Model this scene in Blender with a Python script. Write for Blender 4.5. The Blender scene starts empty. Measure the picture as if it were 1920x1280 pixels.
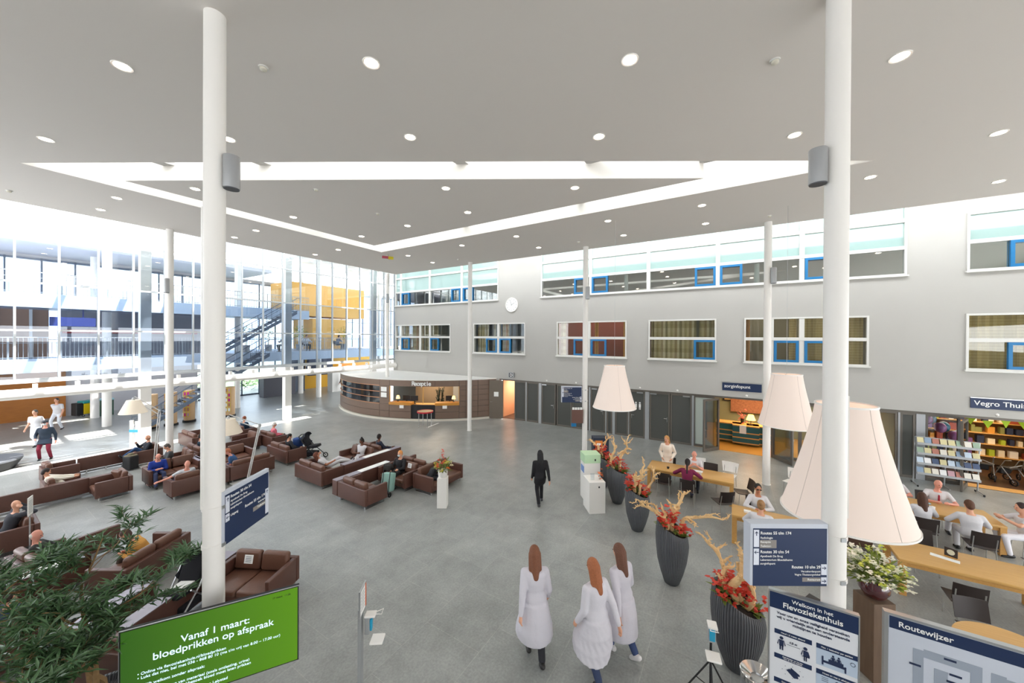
import bpy, bmesh, math, random
from math import sin, cos, pi, radians as R, sqrt, atan2
from mathutils import Vector as V, Matrix, Euler, Quaternion
import numpy as np
random.seed(7)
SC = bpy.context.scene
COL = SC.collection
# ------------------------------------------------------------------ camera (surveyed from the photograph's vanishing points)
F, YAW, PIT, ROL, CX, CY, HC = 668.02, .55548, -.0037089, .0055231, 960.0, 635.05, 5.3
_f = V((cos(YAW)*cos(PIT), sin(YAW)*cos(PIT), sin(PIT)))
_r = V((sin(YAW), -cos(YAW), 0))
_u = _r.cross(_f)
_r2 = cos(ROL)*_r + sin(ROL)*_u
_u2 = -sin(ROL)*_r + cos(ROL)*_u
cam = bpy.data.objects.new('camera', bpy.data.cameras.new('camera'))
COL.objects.link(cam)
cam.matrix_world = Matrix(((_r2.x, _u2.x, -_f.x, 0), (_r2.y, _u2.y, -_f.y, 0), (_r2.z, _u2.z, -_f.z, HC), (0, 0, 0, 1)))
cam.data.sensor_width = 36; cam.data.lens = F/1920*36; cam.data.shift_y = (CY-640)/1920
cam.data.clip_start = .05; cam.data.clip_end = 400
SC.camera = cam
# ------------------------------------------------------------------ light
w = bpy.data.worlds.new('sky'); SC.world = w; w.use_nodes = True
nt = w.node_tree; bg = nt.nodes['Background']
bg.inputs[0].default_value = (.95, .975, 1, 1); bg.inputs[1].default_value = 3.8
sun = bpy.data.objects.new('sun', bpy.data.lights.new('sun', 'SUN')); COL.objects.link(sun)
sun.data.energy = 15.0; sun.data.angle = R(.6); sun.data.color = (1, .96, .9)
sun.rotation_euler = V((-.25, .35, -.9)).to_track_quat('-Z', 'Y').to_euler()
SC.view_settings.view_transform = 'Standard'; SC.view_settings.look = 'None'
SC.view_settings.exposure = 0.72; SC.view_settings.gamma = 1; SC.view_settings.use_curve_mapping = False
SC.cycles.use_denoising = True
SC.cycles.max_bounces = 8; SC.cycles.diffuse_bounces = 5; SC.cycles.glossy_bounces = 4; SC.cycles.transparent_max_bounces = 24; SC.cycles.transmission_bounces = 4
SC.cycles.caustics_reflective = False; SC.cycles.caustics_refractive = False
SC.cycles.sample_clamp_indirect = 6
# ------------------------------------------------------------------ survey helpers: where a ray of the photo meets a plane of the place
def ray(x, y):
    return _r2*((x-CX)/F) - _u2*((y-CY)/F) + _f
def pl(x, y, ax, val):
    d = ray(x, y); C0 = V((0, 0, HC)); t = (val-C0[ax])/d[ax]
    return C0+d*t
def fl(x, y, z=0.0):
    p = pl(x, y, 2, z); return V((p.x, p.y, z))
# ------------------------------------------------------------------ materials
def lin(h):
    if isinstance(h, tuple): return h
    h = h.lstrip('#'); c = [int(h[i:i+2], 16)/255 for i in (0, 2, 4)]
    return tuple(((x+.055)/1.055)**2.4 if x > .04045 else x/12.92 for x in c)
MATS = {}
def mat(name, col, rough=.5, metal=0, emit=None, es=1, spec=.5, var=0, vscale=8, bump=0, bscale=40, trans=0, coat=0):
    if name in MATS: return MATS[name]
    m = bpy.data.materials.new(name); m.use_nodes = True; MATS[name] = m
    n = m.node_tree.nodes; l = m.node_tree.links; b = n['Principled BSDF']
    c = lin(col)
    b.inputs['Base Color'].default_value = (*c, 1); b.inputs['Roughness'].default_value = rough
    b.inputs['Metallic'].default_value = metal; b.inputs['Specular IOR Level'].default_value = spec
    if coat: b.inputs['Coat Weight'].default_value = coat; b.inputs['Coat Roughness'].default_value = .1
    if trans: b.inputs['Transmission Weight'].default_value = trans
    if emit: b.inputs['Emission Color'].default_value = (*lin(emit), 1); b.inputs['Emission Strength'].default_value = es
    if var:
        tc = n.new('ShaderNodeTexCoord'); nz = n.new('ShaderNodeTexNoise'); nz.inputs['Scale'].default_value = vscale; nz.inputs['Detail'].default_value = 5
        l.new(tc.outputs['Object'], nz.inputs['Vector'])
        mx = n.new('ShaderNodeMix'); mx.data_type = 'RGBA'
        mx.inputs[6].default_value = (*[x*(1-var) for x in c], 1); mx.inputs[7].default_value = (*[min(1, x*(1+var)) for x in c], 1)
        l.new(nz.outputs['Fac'], mx.inputs[0]); l.new(mx.outputs[2], b.inputs['Base Color'])
    if bump:
        tc = n.new('ShaderNodeTexCoord'); nz = n.new('ShaderNodeTexNoise'); nz.inputs['Scale'].default_value = bscale; nz.inputs['Detail'].default_value = 3
        l.new(tc.outputs['Object'], nz.inputs['Vector'])
        bp = n.new('ShaderNodeBump'); bp.inputs['Strength'].default_value = bump; bp.inputs['Distance'].default_value = .02
        l.new(nz.outputs['Fac'], bp.inputs['Height']); l.new(bp.outputs['Normal'], b.inputs['Normal'])
    return m
def node_mat(name):
    m = bpy.data.materials.new(name); m.use_nodes = True; MATS[name] = m
    return m, m.node_tree.nodes, m.node_tree.links, m.node_tree.nodes['Principled BSDF']
def glass_mat(name, tint, refl=.12, rough=.0, edge=.5):
    if name in MATS: return MATS[name]
    m, n, l, b = node_mat(name); n.remove(b)
    o = [x for x in n if x.type == 'OUTPUT_MATERIAL'][0]
    t = n.new('ShaderNodeBsdfTransparent'); t.inputs[0].default_value = (*lin(tint), 1)
    g = n.new('ShaderNodeBsdfGlossy'); g.inputs['Roughness'].default_value = rough; g.inputs[0].default_value = (1, 1, 1, 1)
    lw = n.new('ShaderNodeFresnel'); lw.inputs[0].default_value = 1.45
    ad = n.new('ShaderNodeMath'); ad.operation = 'MULTIPLY_ADD'; ad.inputs[1].default_value = edge; ad.inputs[2].default_value = refl; ad.use_clamp = True
    l.new(lw.outputs[0], ad.inputs[0])
    mx = n.new('ShaderNodeMixShader'); l.new(ad.outputs[0], mx.inputs[0]); l.new(t.outputs[0], mx.inputs[1]); l.new(g.outputs[0], mx.inputs[2])
    l.new(mx.outputs[0], o.inputs['Surface'])
    return m
# floor: big grey stone tiles with mottling and faint joints
def floor_mat():
    m, n, l, b = node_mat('grey_stone_tiles')
    tc = n.new('ShaderNodeTexCoord')
    br = n.new('ShaderNodeTexBrick'); br.inputs['Scale'].default_value = 1; br.inputs['Brick Width'].default_value = 1.2; br.inputs['Row Height'].default_value = 1.2
    br.inputs['Mortar Size'].default_value = .006; br.inputs['Mortar Smooth'].default_value = .3; br.inputs['Bias'].default_value = 0; br.offset = .5
    br.inputs['Color1'].default_value = (*lin('#929491'), 1); br.inputs['Color2'].default_value = (*lin('#999b98'), 1); br.inputs['Mortar'].default_value = (*lin('#a5a5a1'), 1)
    l.new(tc.outputs['Object'], br.inputs['Vector'])
    nz = n.new('ShaderNodeTexNoise'); nz.inputs['Scale'].default_value = 1.3; nz.inputs['Detail'].default_value = 8; nz.inputs['Roughness'].default_value = .7
    l.new(tc.outputs['Object'], nz.inputs['Vector'])
    n2 = n.new('ShaderNodeTexNoise'); n2.inputs['Scale'].default_value = 26; n2.inputs['Detail'].default_value = 6
    l.new(tc.outputs['Object'], n2.inputs['Vector'])
    mr = n.new('ShaderNodeMapRange'); mr.inputs[1].default_value = .3; mr.inputs[2].default_value = .7; mr.inputs[3].default_value = .78; mr.inputs[4].default_value = 1.2
    l.new(nz.outputs['Fac'], mr.inputs[0])
    m2 = n.new('ShaderNodeMapRange'); m2.inputs[1].default_value = .3; m2.inputs[2].default_value = .7; m2.inputs[3].default_value = .88; m2.inputs[4].default_value = 1.12
    l.new(n2.outputs['Fac'], m2.inputs[0])
    mu = n.new('ShaderNodeMath'); mu.operation = 'MULTIPLY'; l.new(mr.outputs[0], mu.inputs[0]); l.new(m2.outputs[0], mu.inputs[1])
    vm = n.new('ShaderNodeVectorMath'); vm.operation = 'SCALE'; l.new(br.outputs['Color'], vm.inputs[0]); l.new(mu.outputs[0], vm.inputs['Scale'])
    l.new(vm.outputs[0], b.inputs['Base Color'])
    r = n.new('ShaderNodeMapRange'); r.inputs[3].default_value = .22; r.inputs[4].default_value = .42; l.new(nz.outputs['Fac'], r.inputs[0]); l.new(r.outputs[0], b.inputs['Roughness'])
    b.inputs['Specular IOR Level'].default_value = .55
    return m
def wood_mat(name, c1, c2, rough=.4, scale=(1, 14, 14)):
    if name in MATS: return MATS[name]
    m, n, l, b = node_mat(name)
    tc = n.new('ShaderNodeTexCoord'); mp = n.new('ShaderNodeMapping'); mp.inputs['Scale'].default_value = scale
    l.new(tc.outputs['Object'], mp.inputs[0])
    nz = n.new('ShaderNodeTexNoise'); nz.inputs['Scale'].default_value = 2; nz.inputs['Detail'].default_value = 6; nz.inputs['Distortion'].default_value = .4
    l.new(mp.outputs[0], nz.inputs['Vector'])
    mx = n.new('ShaderNodeMix'); mx.data_type = 'RGBA'; mx.inputs[6].default_value = (*lin(c1), 1); mx.inputs[7].default_value = (*lin(c2), 1)
    l.new(nz.outputs['Fac'], mx.inputs[0]); l.new(mx.outputs[2], b.inputs['Base Color']); b.inputs['Roughness'].default_value = rough
    return m
def stripe_mat(name, cols, axis, freq, rough=.9, second=None):
    """vertical-fold / plaid cloth: bands of colour along one object axis, optional crossing bands"""
    if name in MATS: return MATS[name]
    m, n, l, b = node_mat(name)
    tc = n.new('ShaderNodeTexCoord'); sp = n.new('ShaderNodeSeparateXYZ'); l.new(tc.outputs['Object'], sp.inputs[0])
    def band(ax, fq, cc):
        mu = n.new('ShaderNodeMath'); mu.operation = 'MULTIPLY'; mu.inputs[1].default_value = fq; l.new(sp.outputs[ax], mu.inputs[0])
        fr = n.new('ShaderNodeMath'); fr.operation = 'FRACT'; l.new(mu.outputs[0], fr.inputs[0])
        cr = n.new('ShaderNodeValToRGB'); cr.color_ramp.interpolation = 'CONSTANT'; l.new(fr.outputs[0], cr.inputs[0])
        e = cr.color_ramp.elements
        for i, c in enumerate(cc):
            if i < 2: e[i].position = i/len(cc); e[i].color = (*lin(c), 1)
            else:
                q = e.new(i/len(cc)); q.color = (*lin(c), 1)
        return cr
    a = band(axis, freq, cols)
    out = a.outputs[0]
    if second:
        s = band(second[0], second[1], second[2])
        mx = n.new('ShaderNodeMix'); mx.data_type = 'RGBA'; mx.blend_type = 'MULTIPLY'; mx.inputs[0].default_value = .8
        l.new(out, mx.inputs[6]); l.new(s.outputs[0], mx.inputs[7]); out = mx.outputs[2]
    l.new(out, b.inputs['Base Color']); b.inputs['Roughness'].default_value = rough
    return m
M_FLOOR = floor_mat()
M_CEIL = mat('matt_grey_ceiling_paint', '#dfd9d3', .9)
M_WHITE = mat('white_paint', '#efece7', .45)
M_WALL = mat('pale_grey_plaster', '#b7b5b0', .85, var=.03, vscale=1.2, bump=.15, bscale=120)
M_FRAME = mat('white_window_frame', '#dcdbd6', .4)
M_BLUE = mat('bright_blue_sash', '#1573ab', .4)
M_NAVY = mat('navy_sign_face', '#13294f', .45)
M_LETTER = mat('white_lettering', '#f4f4f2', .6)
M_ALU = mat('brushed_aluminium', '#b9bbbd', .3, .85)
M_CHROME = mat('chrome', '#d8d8d8', .12, 1)
M_GREYMETAL = mat('light_grey_metal', '#a9abad', .4, .4)
M_STEELBLUE = mat('blue_grey_steel', '#5f6b7c', .5, .2)
M_BRZ = mat('bronze_door_frame', '#6d675f', .45, .3)
M_PANEL = mat('dark_green_grey_door_panel', '#4c4d49', .55)
M_DARK = mat('near_black', '#17171a', .6)
M_LEATHER = mat('brown_leather', '#5b3b31', .42, var=.12, vscale=5, bump=.12, bscale=60)
M_LEATHER2 = mat('brown_leather_cushion', '#6a4839', .4, var=.15, vscale=6, bump=.2, bscale=30)
M_CLAD = mat('brown_facade_panel', '#7a6557', .45, .15)
M_OAK = wood_mat('light_oak', '#d9a964', '#c28e48', .45)
M_GLASS = glass_mat('clear_glass', '#f4f8fa', .03, .0, .9)
M_GLASSB = glass_mat('blue_tinted_glass', '#e2eaf3', .02, .0, .8)
M_GLASSR = glass_mat('reflective_green_glass', '#dde8e4', .36, .03, .7)
M_GLASSW = glass_mat('window_glass', '#f0f0ea', .03, .02, .6)
M_CHAIR = mat('dark_brown_chair_shell', '#2e2421', .45)
M_LEG = mat('satin_chair_leg', '#b4b2ad', .3, .6)
M_PAPER = mat('white_paper', '#f3f3f0', .8)
# ------------------------------------------------------------------ mesh builder
class MB:
    def __init__(s): s.v = []; s.f = []; s.mi = []; s.m = Matrix.Identity(4); s.cur = 0
    def add(s, vs, fs):
        o = len(s.v); s.v += [s.m @ V(p) for p in vs]; s.f += [tuple(i+o for i in f) for f in fs]; s.mi += [s.cur]*len(fs); return s
    def box(s, x0, x1, y0, y1, z0, z1):
        return s.add([(x0,y0,z0),(x1,y0,z0),(x1,y1,z0),(x0,y1,z0),(x0,y0,z1),(x1,y0,z1),(x1,y1,z1),(x0,y1,z1)],
                     [(0,3,2,1),(4,5,6,7),(0,1,5,4),(1,2,6,5),(2,3,7,6),(3,0,4,7)])
    def rbox(s, x0, x1, y0, y1, z0, z1, r=.03, n=3):
        """box with rounded vertical and horizontal edges (stacked inset outlines)"""
        r = min(r, (x1-x0)/2.01, (y1-y0)/2.01, (z1-z0)/2.01)
        rings = []
        hs = [(r*(1-cos(a)), r*(1-sin(a))) for a in [pi/2*i/n for i in range(n+1)]]   # (height above base, inset)
        lv = [(z0+h, i) for h, i in hs]+[(z1-h, i) for h, i in reversed(hs)]
        for z, ins in lv:
            ring = []; rr = max(r-ins, .0005)
            X0, X1, Y0, Y1 = x0+ins, x1-ins, y0+ins, y1-ins
            for cx_, cy_, a0 in ((X1-rr, Y1-rr, 0), (X0+rr, Y1-rr, pi/2), (X0+rr, Y0+rr, pi), (X1-rr, Y0+rr, 3*pi/2)):
                for k in range(n+1):
                    a = a0+pi/2*k/n; ring.append((cx_+rr*cos(a), cy_+rr*sin(a), z))
            rings.append(ring)
        return s.loft(rings)
    def loft(s, rings, cap=True, close=True):
        k = len(rings[0]); vs = [p for r in rings for p in r]; fs = []
        for i in range(len(rings)-1):
            for j in range(k if close else k-1):
                a, b = i*k+j, i*k+(j+1) % k; fs.append((a, b, b+k, a+k))
        if cap: fs.append(tuple(reversed(range(k)))); fs.append(tuple(range((len(rings)-1)*k, len(rings)*k)))
        return s.add(vs, fs)
    def tube(s, pts, r, n=10, cap=True):
        pts = [V(p) for p in pts]; rs = r if isinstance(r, (list, tuple)) else [r]*len(pts); rings = []
        up = None
        for i, p in enumerate(pts):
            t = (pts[min(i+1, len(pts)-1)]-pts[max(i-1, 0)]).normalized()
            if up is None: up = V((0, 0, 1)) if abs(t.z) < .9 else V((1, 0, 0))
            a = t.cross(up).normalized(); b = a.cross(t).normalized(); up = b
            rings.append([tuple(p+a*cos(2*pi*k/n)*rs[i]+b*sin(2*pi*k/n)*rs[i]) for k in range(n)])
        return s.loft([list(reversed(q)) for q in rings], cap)
    def cyl(s, x, y, z0, z1, r, r1=None, n=24):
        r1 = r if r1 is None else r1
        return s.loft([[(x+q*cos(2*pi*k/n), y+q*sin(2*pi*k/n), z) for k in range(n)] for z, q in ((z0, r), (z1, r1))])
    def lathe(s, prof, n=32, cap=True, x=0, y=0):
        return s.loft([[(x+r*cos(2*pi*k/n), y+r*sin(2*pi*k/n), z) for k in range(n)] for r, z in prof], cap)
    def ell(s, c, rx, ry, rz, n=12, m=8, rot=None):
        c = V(c); rings = []
        for i in range(m+1):
            t = -pi/2+pi*i/m; q = max(cos(t), .02)
            ring = []
            for k in range(n):
                p = V((rx*q*cos(2*pi*k/n), ry*q*sin(2*pi*k/n), rz*sin(t)))
                if rot is not None: p = rot @ p
                ring.append(tuple(c+p))
            rings.append(ring)
        return s.loft(rings)
    def cap(s, a, b, r0, r1, n=10):
        """tapered capsule between two points"""
        a, b = V(a), V(b); d = b-a; L = d.length
        if L < 1e-5: return s.ell(a, r0, r0, r0)
        t = d/L; q = t.to_track_quat('Z', 'X'); rings = []
        for h, r in ([(-r0*sin(u), r0*max(cos(u), .05)) for u in (pi/2*.98, pi/3, pi/6, 0)]+[(L+r1*sin(u), r1*max(cos(u), .05)) for u in (0, pi/6, pi/3, pi/2*.98)]):
            rings.append([tuple(a+q @ V((r*cos(2*pi*k/n), r*sin(2*pi*k/n), h))) for k in range(n)])
        return s.loft(rings)
    def quad(s, a, b, c, d): return s.add([a, b, c, d], [(0, 1, 2, 3)])
    def build(s, name, m, parent=None, smooth=False, bevel=0, auto=None):
        me = bpy.data.meshes.new(name); me.from_pydata([tuple(p) for p in s.v], [], s.f)
        ms = m if isinstance(m, (list, tuple)) else [m]
        for q in ms: me.materials.append(q)
        if len(ms) > 1:
            for p, i in zip(me.polygons, s.mi): p.material_index = min(i, len(ms)-1)
        if smooth: me.polygons.foreach_set('use_smooth', [True]*len(me.polygons))
        me.update()
        o = bpy.data.objects.new(name, me); COL.objects.link(o)
        if smooth:
            try: me.set_sharp_from_angle(angle=R(50 if auto is None else auto))
            except Exception: pass
        if parent: o.parent = parent
        if bevel:
            b = o.modifiers.new('bevel', 'BEVEL'); b.width = bevel; b.segments = 2; b.limit_method = 'ANGLE'
        return o
def tag(o, label=None, cat=None, group=None, kind=None):
    if label: o['label'] = label
    if cat: o['category'] = cat
    if group: o['group'] = group
    if kind: o['kind'] = kind
    return o
def thing(name, loc, rz=0, label=None, cat=None, group=None, kind=None):
    o = bpy.data.objects.new(name, None); COL.objects.link(o); o.location = loc; o.rotation_euler = (0, 0, rz)
    o.empty_display_size = .2
    return tag(o, label, cat, group, kind)
def struct(name, mb, m, parent=None, **k):
    o = mb.build(name, m, parent, **k)
    if not parent: o['kind'] = 'structure'
    return o
def copy_tree(o, parent=None):
    c = o.copy(); COL.objects.link(c)
    if parent: c.parent = parent
    for ch in list(o.children): copy_tree(ch, c)
    return c
def text(body, size, parent, loc, rot, m=None, align='LEFT', name='lettering', bold=.0, ext=.002, spacing=1.0):
    cu = bpy.data.curves.new(name, 'FONT'); cu.body = body; cu.size = size; cu.align_x = align; cu.align_y = 'TOP'
    cu.extrude = ext; cu.offset = bold*size; cu.space_line = spacing; cu.fill_mode = 'FRONT'
    tmp = bpy.data.objects.new(name, cu); me = bpy.data.meshes.new_from_object(tmp); bpy.data.objects.remove(tmp); me.materials.clear(); me.materials.append(m or M_LETTER)
    o = bpy.data.objects.new(name, me); COL.objects.link(o); o.location = loc; o.rotation_euler = rot
    if parent: o.parent = parent
    return o
# ================================================================== SETTING
WX = 19.6; GY = 23.4; ZC = 9.55
def YW(px, py=700): return pl(px, py, 0, WX).y
mb = MB(); mb.box(-7, 34, -16, 44, -.2, 0); floor = struct('floor', mb, M_FLOOR)
# ceiling slab with the triangular light slot
mb = MB()
for x0, x1, y0, y1 in ((-7, 1.05, -14, 19.55), (11.75, 16.45, -14, 19.55), (1.05, 11.75, 15.05, 19.55), (1.05, 11.75, -14, -2.85)):
    mb.box(x0, x1, y0, y1, ZC, ZC+.35)
def prism(mb, pts, z0, z1):
    return mb.loft([[(x, y, z0) for x, y in pts], [(x, y, z1) for x, y in pts]])
prism(mb, [(1.05, -2.85), (11.75, -2.85), (1.05, 15.05)], ZC, ZC+.35)
struct('ceiling', mb, M_CEIL)
IN = [(2.72, 14.25), (10.72, 14.25), (10.72, .7)]
mb = MB(); prism(mb, [IN[0], IN[2], IN[1]], ZC, ZC+.3)
o = struct('ceiling', mb, M_CEIL)
# white shaft linings of the slot
mb = MB()
A_, B_, C_ = (1.05, 15.05), (11.75, 15.05), (11.75, -2.85)
def wallseg(mb, p, q, t, z0, z1):
    d = (V(q)-V(p)).normalized(); nn = V((-d.y, d.x))*t
    prism(mb, [tuple(p), tuple(q), tuple(V(q)+nn), tuple(V(p)+nn)], z0, z1)
wallseg(mb, A_, B_, .03, ZC+.352, ZC+1.5); wallseg(mb, C_, B_, -.03, ZC+.352, ZC+1.5); wallseg(mb, A_, C_, -.03, ZC+.352, ZC+.9)
wallseg(mb, (1.052, 15.046), (11.746, 15.046), -.004, ZC+.01, ZC+.35); wallseg(mb, (11.746, -2.84), (11.746, 15.04), .004, ZC+.01, ZC+.35)
struct('trim_1', mb, M_WHITE)
mb = MB(); 
for a, b in ((0, 1), (1, 2), (2, 0)):
    wallseg(mb, IN[a], IN[b], .02, ZC+.005, ZC+1.0)
struct('trim_2', mb, M_WHITE)
# beams that carry the inner triangle across the slot
mb = MB()
hd = (V(C_)-V(A_)).normalized(); hn = V((-hd.y, hd.x))
for t in (2.2, 4.9, 10.3, 15.6, 18.6):
    c = V(A_)+hd*t
    p0 = c; p1 = c+V((1, 0))*1.25 if t < 12 else c+V((.0, 1))*1.7
    d = (p1-p0).normalized(); q = V((-d.y, d.x))*.14
    prism(mb, [tuple(p0-q), tuple(p1-q), tuple(p1+q), tuple(p0+q)], ZC+.4, ZC+.7)
for y in (4.5, 9.6): mb.box(10.74, 11.73, y-.13, y+.13, ZC+.42, ZC+.7)
for x in (4.2, 8.3): mb.box(x-.1, x+.1, 14.27, 15.03, ZC+.7, ZC+.95)
struct('trim_3', mb, mat('grey_beam_paint', '#b9b6b2', .8))
# ---- right wall with openings
Z1a, Z1b = 4.22, 6.25
LOW = [(742, 845), (888, 985), (1044, 1175), (1216, 1343), (1395, 1629), (1810, 1965)]
UPP = [(742, 935, 7.77, 10.9), (1015, 1700, 7.77, 11.0), (1812, 1965, 7.77, 9.87)]
holes = []
for a, b in LOW: holes.append((YW(b, 640), YW(a, 640), Z1a, Z1b))
for a, b, c, d in UPP: holes.append((YW(b, 500), YW(a, 500), c, d))
LINT = 2.58
holes.append((-13.8, 13.15, -.01, LINT))
WY0, WY1, WZ1 = -14, 23.55, 11.9
ys = sorted({WY0, WY1}|{h[0] for h in holes}|{h[1] for h in holes}); zs = sorted({0, WZ1}|{max(0, h[2]) for h in holes}|{h[3] for h in holes})
mb = MB()
for i in range(len(ys)-1):
    run = None
    for j in range(len(zs)-1):
        yc, zc = (ys[i]+ys[i+1])/2, (zs[j]+zs[j+1])/2
        solid = not any(h[0] < yc < h[1] and h[2] < zc < h[3] for h in holes)
        if solid and run is None: run = zs[j]
        if (not solid or j == len(zs)-2) and run is not None:
            mb.box(WX, WX+.3, ys[i], ys[i+1], run, zs[j+1] if solid else zs[j]); run = None
struct('wall_right', mb, M_WALL)
# ---- windows
plaid1 = stripe_mat('plaid_curtain_sage', ['#d0c7a0', '#efe9cc', '#ada684', '#f6f1da', '#c4b48e', '#e8dfbc'], 1, 1.5, second=(2, 1.6, ['#ffffff', '#e0dccb', '#f6f4ea']))
plaid2 = stripe_mat('plaid_curtain_cream', ['#f0e4c6', '#f8f0da', '#d8c8a4', '#f0c09c', '#efe6c6'], 1, 1.3, second=(2, 2.4, ['#ffffff', '#eadfd0']))
PANE_REFL = mat('pale_green_painted_reflection', '#9bb5b1', .06, spec=1.0)  # even pale green stands in for roof reflections on the upper panes
brownc = stripe_mat('tan_curtain_folds', ['#e6b870', '#c89650', '#f0c480', '#b48444'], 1, 2.0)
blindb = stripe_mat('beige_slat_blind', ['#e0d09c', '#ead9a8', '#cfbe8c'], 1, 1.1, second=(2, 9, ['#ffffff', '#f0ecdf']))
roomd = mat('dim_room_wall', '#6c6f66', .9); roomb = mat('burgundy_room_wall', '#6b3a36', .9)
def window(n, px0, px1, z0, z1, trans, verts, blues, glass, back, extra=None):
    y1, y0 = YW(px0, (640 if z0 < 5 else 500)), YW(px1, (640 if z0 < 5 else 500))
    py = 640 if z0 < 5 else 500
    t = thing('window_%d' % n, (WX, 0, 0), kind='structure')
    f = MB(); b = .07
    f.box(-.05, .12, y0, y1, z0, z0+b); f.box(-.05, .12, y0, y1, z1-b, z1); f.box(-.05, .12, y0, y0+b, z0+b, z1-b); f.box(-.05, .12, y1-b, y1, z0+b, z1-b)
    f.box(-.12, -.0, y0-.04, y1+.04, z0-.05, z0+.01)
    for z in trans: f.box(-.05, .12, y0+b, y1-b, z-.07, z+.07)
    for p in verts:
        y = YW(p, py); f.box(-.03, .119, y-.09, y+.09, z0+b, z1-b)
    f.build('window_frame', M_FRAME, t, bevel=.008)
    zt = trans[0] if (trans and z0 > 5) else z1-b
    g = MB(); g.box(.05, .06, y0+b, y1-b, z0+b, zt); g.build('pane', glass, t)
    if z0 > 5: g = MB(); g.box(.05, .06, y0+b, y1-b, zt+.002, z1-b); g.build('pane', PANE_REFL, t)
    for a, c in blues:
        s = MB(); ya, yb = YW(c, py), YW(a, py); za, zb = z0+b, (trans[0] if trans else z1)-.07; q = .1
        s.box(-.06, .04, ya, yb, za, za+q); s.box(-.06, .04, ya, yb, zb-q, zb); s.box(-.06, .04, ya, ya+q, za+q, zb-q); s.box(-.06, .04, yb-q, yb, za+q, zb-q)
        s.build('sash', M_BLUE, t, bevel=.006)
    for (a, c, m) in back:
        cm = MB(); ya, yb = YW(c, py)+b, YW(a, py)-b; k = max(4, int((yb-ya)/.06)); N = []
        for i in range(k+1):
            y = ya+(yb-ya)*i/k; x = .42+.035*sin(i*1.9)
            N.append((x, y))
        for i in range(k): cm.quad((N[i][0], N[i][1], z0-.05), (N[i+1][0], N[i+1][1], z0-.05), (N[i+1][0], N[i+1][1], z1+.05), (N[i][0], N[i][1], z1+.05))
        cm.build('curtain', m, t, smooth=True)
    return t
window(1, 742, 845, Z1a, Z1b, [5.3], [752, 788, 806], [(753.5, 768), (807.5, 823)], M_GLASSW, [(742, 788, plaid2), (788, 816, plaid1)])
window(2, 888, 985, Z1a, Z1b, [5.3], [934.5], [(912, 932), (937, 958)], M_GLASSW, [(888, 912, plaid1), (918, 934, plaid1), (934, 950, plaid2), (975, 985, plaid2)])
window(3, 1044, 1175, Z1a, Z1b, [5.3], [1104], [(1076, 1099), (1108, 1137)], M_GLASSW, [(1044, 1058, plaid2), (1108, 1120, brownc), (1162, 1175, brownc)])
window(4, 1216, 1343, Z1a, Z1b, [5.3], [], [(1301, 1341)], M_GLASSW, [(1216, 1343, plaid1)])
window(5, 1395, 1629, Z1a, Z1b, [5.3], [1446, 1503, 1570], [(1451, 1497.5), (1508, 1548)], M_GLASSW, [(1395, 1410, brownc), (1478, 1500, blindb), (1506, 1629, blindb)])
window(6, 1810, 1965, Z1a, Z1b, [5.3], [], [(1889, 1935)], M_GLASSW, [(1810, 1965, blindb)])
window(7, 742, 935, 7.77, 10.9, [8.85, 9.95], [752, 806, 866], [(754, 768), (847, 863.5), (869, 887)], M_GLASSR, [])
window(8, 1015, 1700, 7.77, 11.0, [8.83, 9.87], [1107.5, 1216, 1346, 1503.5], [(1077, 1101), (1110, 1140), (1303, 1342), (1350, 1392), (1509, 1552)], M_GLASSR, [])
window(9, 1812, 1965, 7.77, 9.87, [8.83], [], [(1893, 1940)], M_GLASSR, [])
# rooms behind the windows: slabs, back wall, downlights
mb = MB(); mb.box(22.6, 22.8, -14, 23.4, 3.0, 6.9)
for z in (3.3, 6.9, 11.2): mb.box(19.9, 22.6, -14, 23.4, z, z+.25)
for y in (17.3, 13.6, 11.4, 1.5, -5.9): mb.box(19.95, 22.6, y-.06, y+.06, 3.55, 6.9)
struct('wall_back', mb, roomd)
mb = MB(); mb.box(22.6, 22.8, -14, 23.4, 6.9, 11.2); struct('wall_back', mb, mat('pale_green_room_wall', '#9db8ae', .8))
mb = MB(); mb.box(22.4, 22.59, 4.2, 11, 3.56, 6.5); struct('wall_back', mb, roomb)
for yy in (10.5, 8, 6, 3, -1, -3.5, -8):
    L = bpy.data.lights.new('room_lamp', 'AREA'); L.energy = 30; L.color = (1, .8, .6); L.size = 1.2
    lo = bpy.data.objects.new('room_lamp', L); COL.objects.link(lo); lo.location = (21.3, yy, 6.85)
# ---- ground floor front: dark door panels, frames, shops
DX = 19.72
def YD(px): return pl(px, 790, 0, DX).y
fr = MB(); fr.box(DX-.03, DX+.1, -13.8, 13.15, LINT-.1, LINT); struct('trim_4', fr, M_BRZ)
def panel(px0, px1, n=None, handle=None):
    ya, yb = YD(px1), YD(px0)
    t = thing('door_%d' % n, (DX, 0, 0), kind='structure')
    f = MB(); q = .07
    f.box(-.04, .06, ya, ya+q, 0, LINT-.1); f.box(-.04, .06, yb-q, yb, 0, LINT-.1); f.box(-.04, .06, ya+q, yb-q, 0, .1); f.box(-.04, .06, ya+q, yb-q, LINT-.17, LINT-.1)
    f.build('door_frame', M_BRZ, t, bevel=.005)
    p = MB(); p.box(-.01, .04, ya+q, yb-q, .1, LINT-.17); p.build('door_panel', M_PANEL, t)
    if handle:
        yh = yb-.13 if handle < 0 else ya+.13
        h = MB(); h.cyl(-.06, yh, 1.02, 1.26, .012); h.tube([(-.06, yh, 1.2), (-.12, yh, 1.2), (-.12, yh+.14*(-1 if handle < 0 else 1), 1.2)], .014); h.build('handle', M_CHROME, t, smooth=True)
    return t
dn = 1
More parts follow.
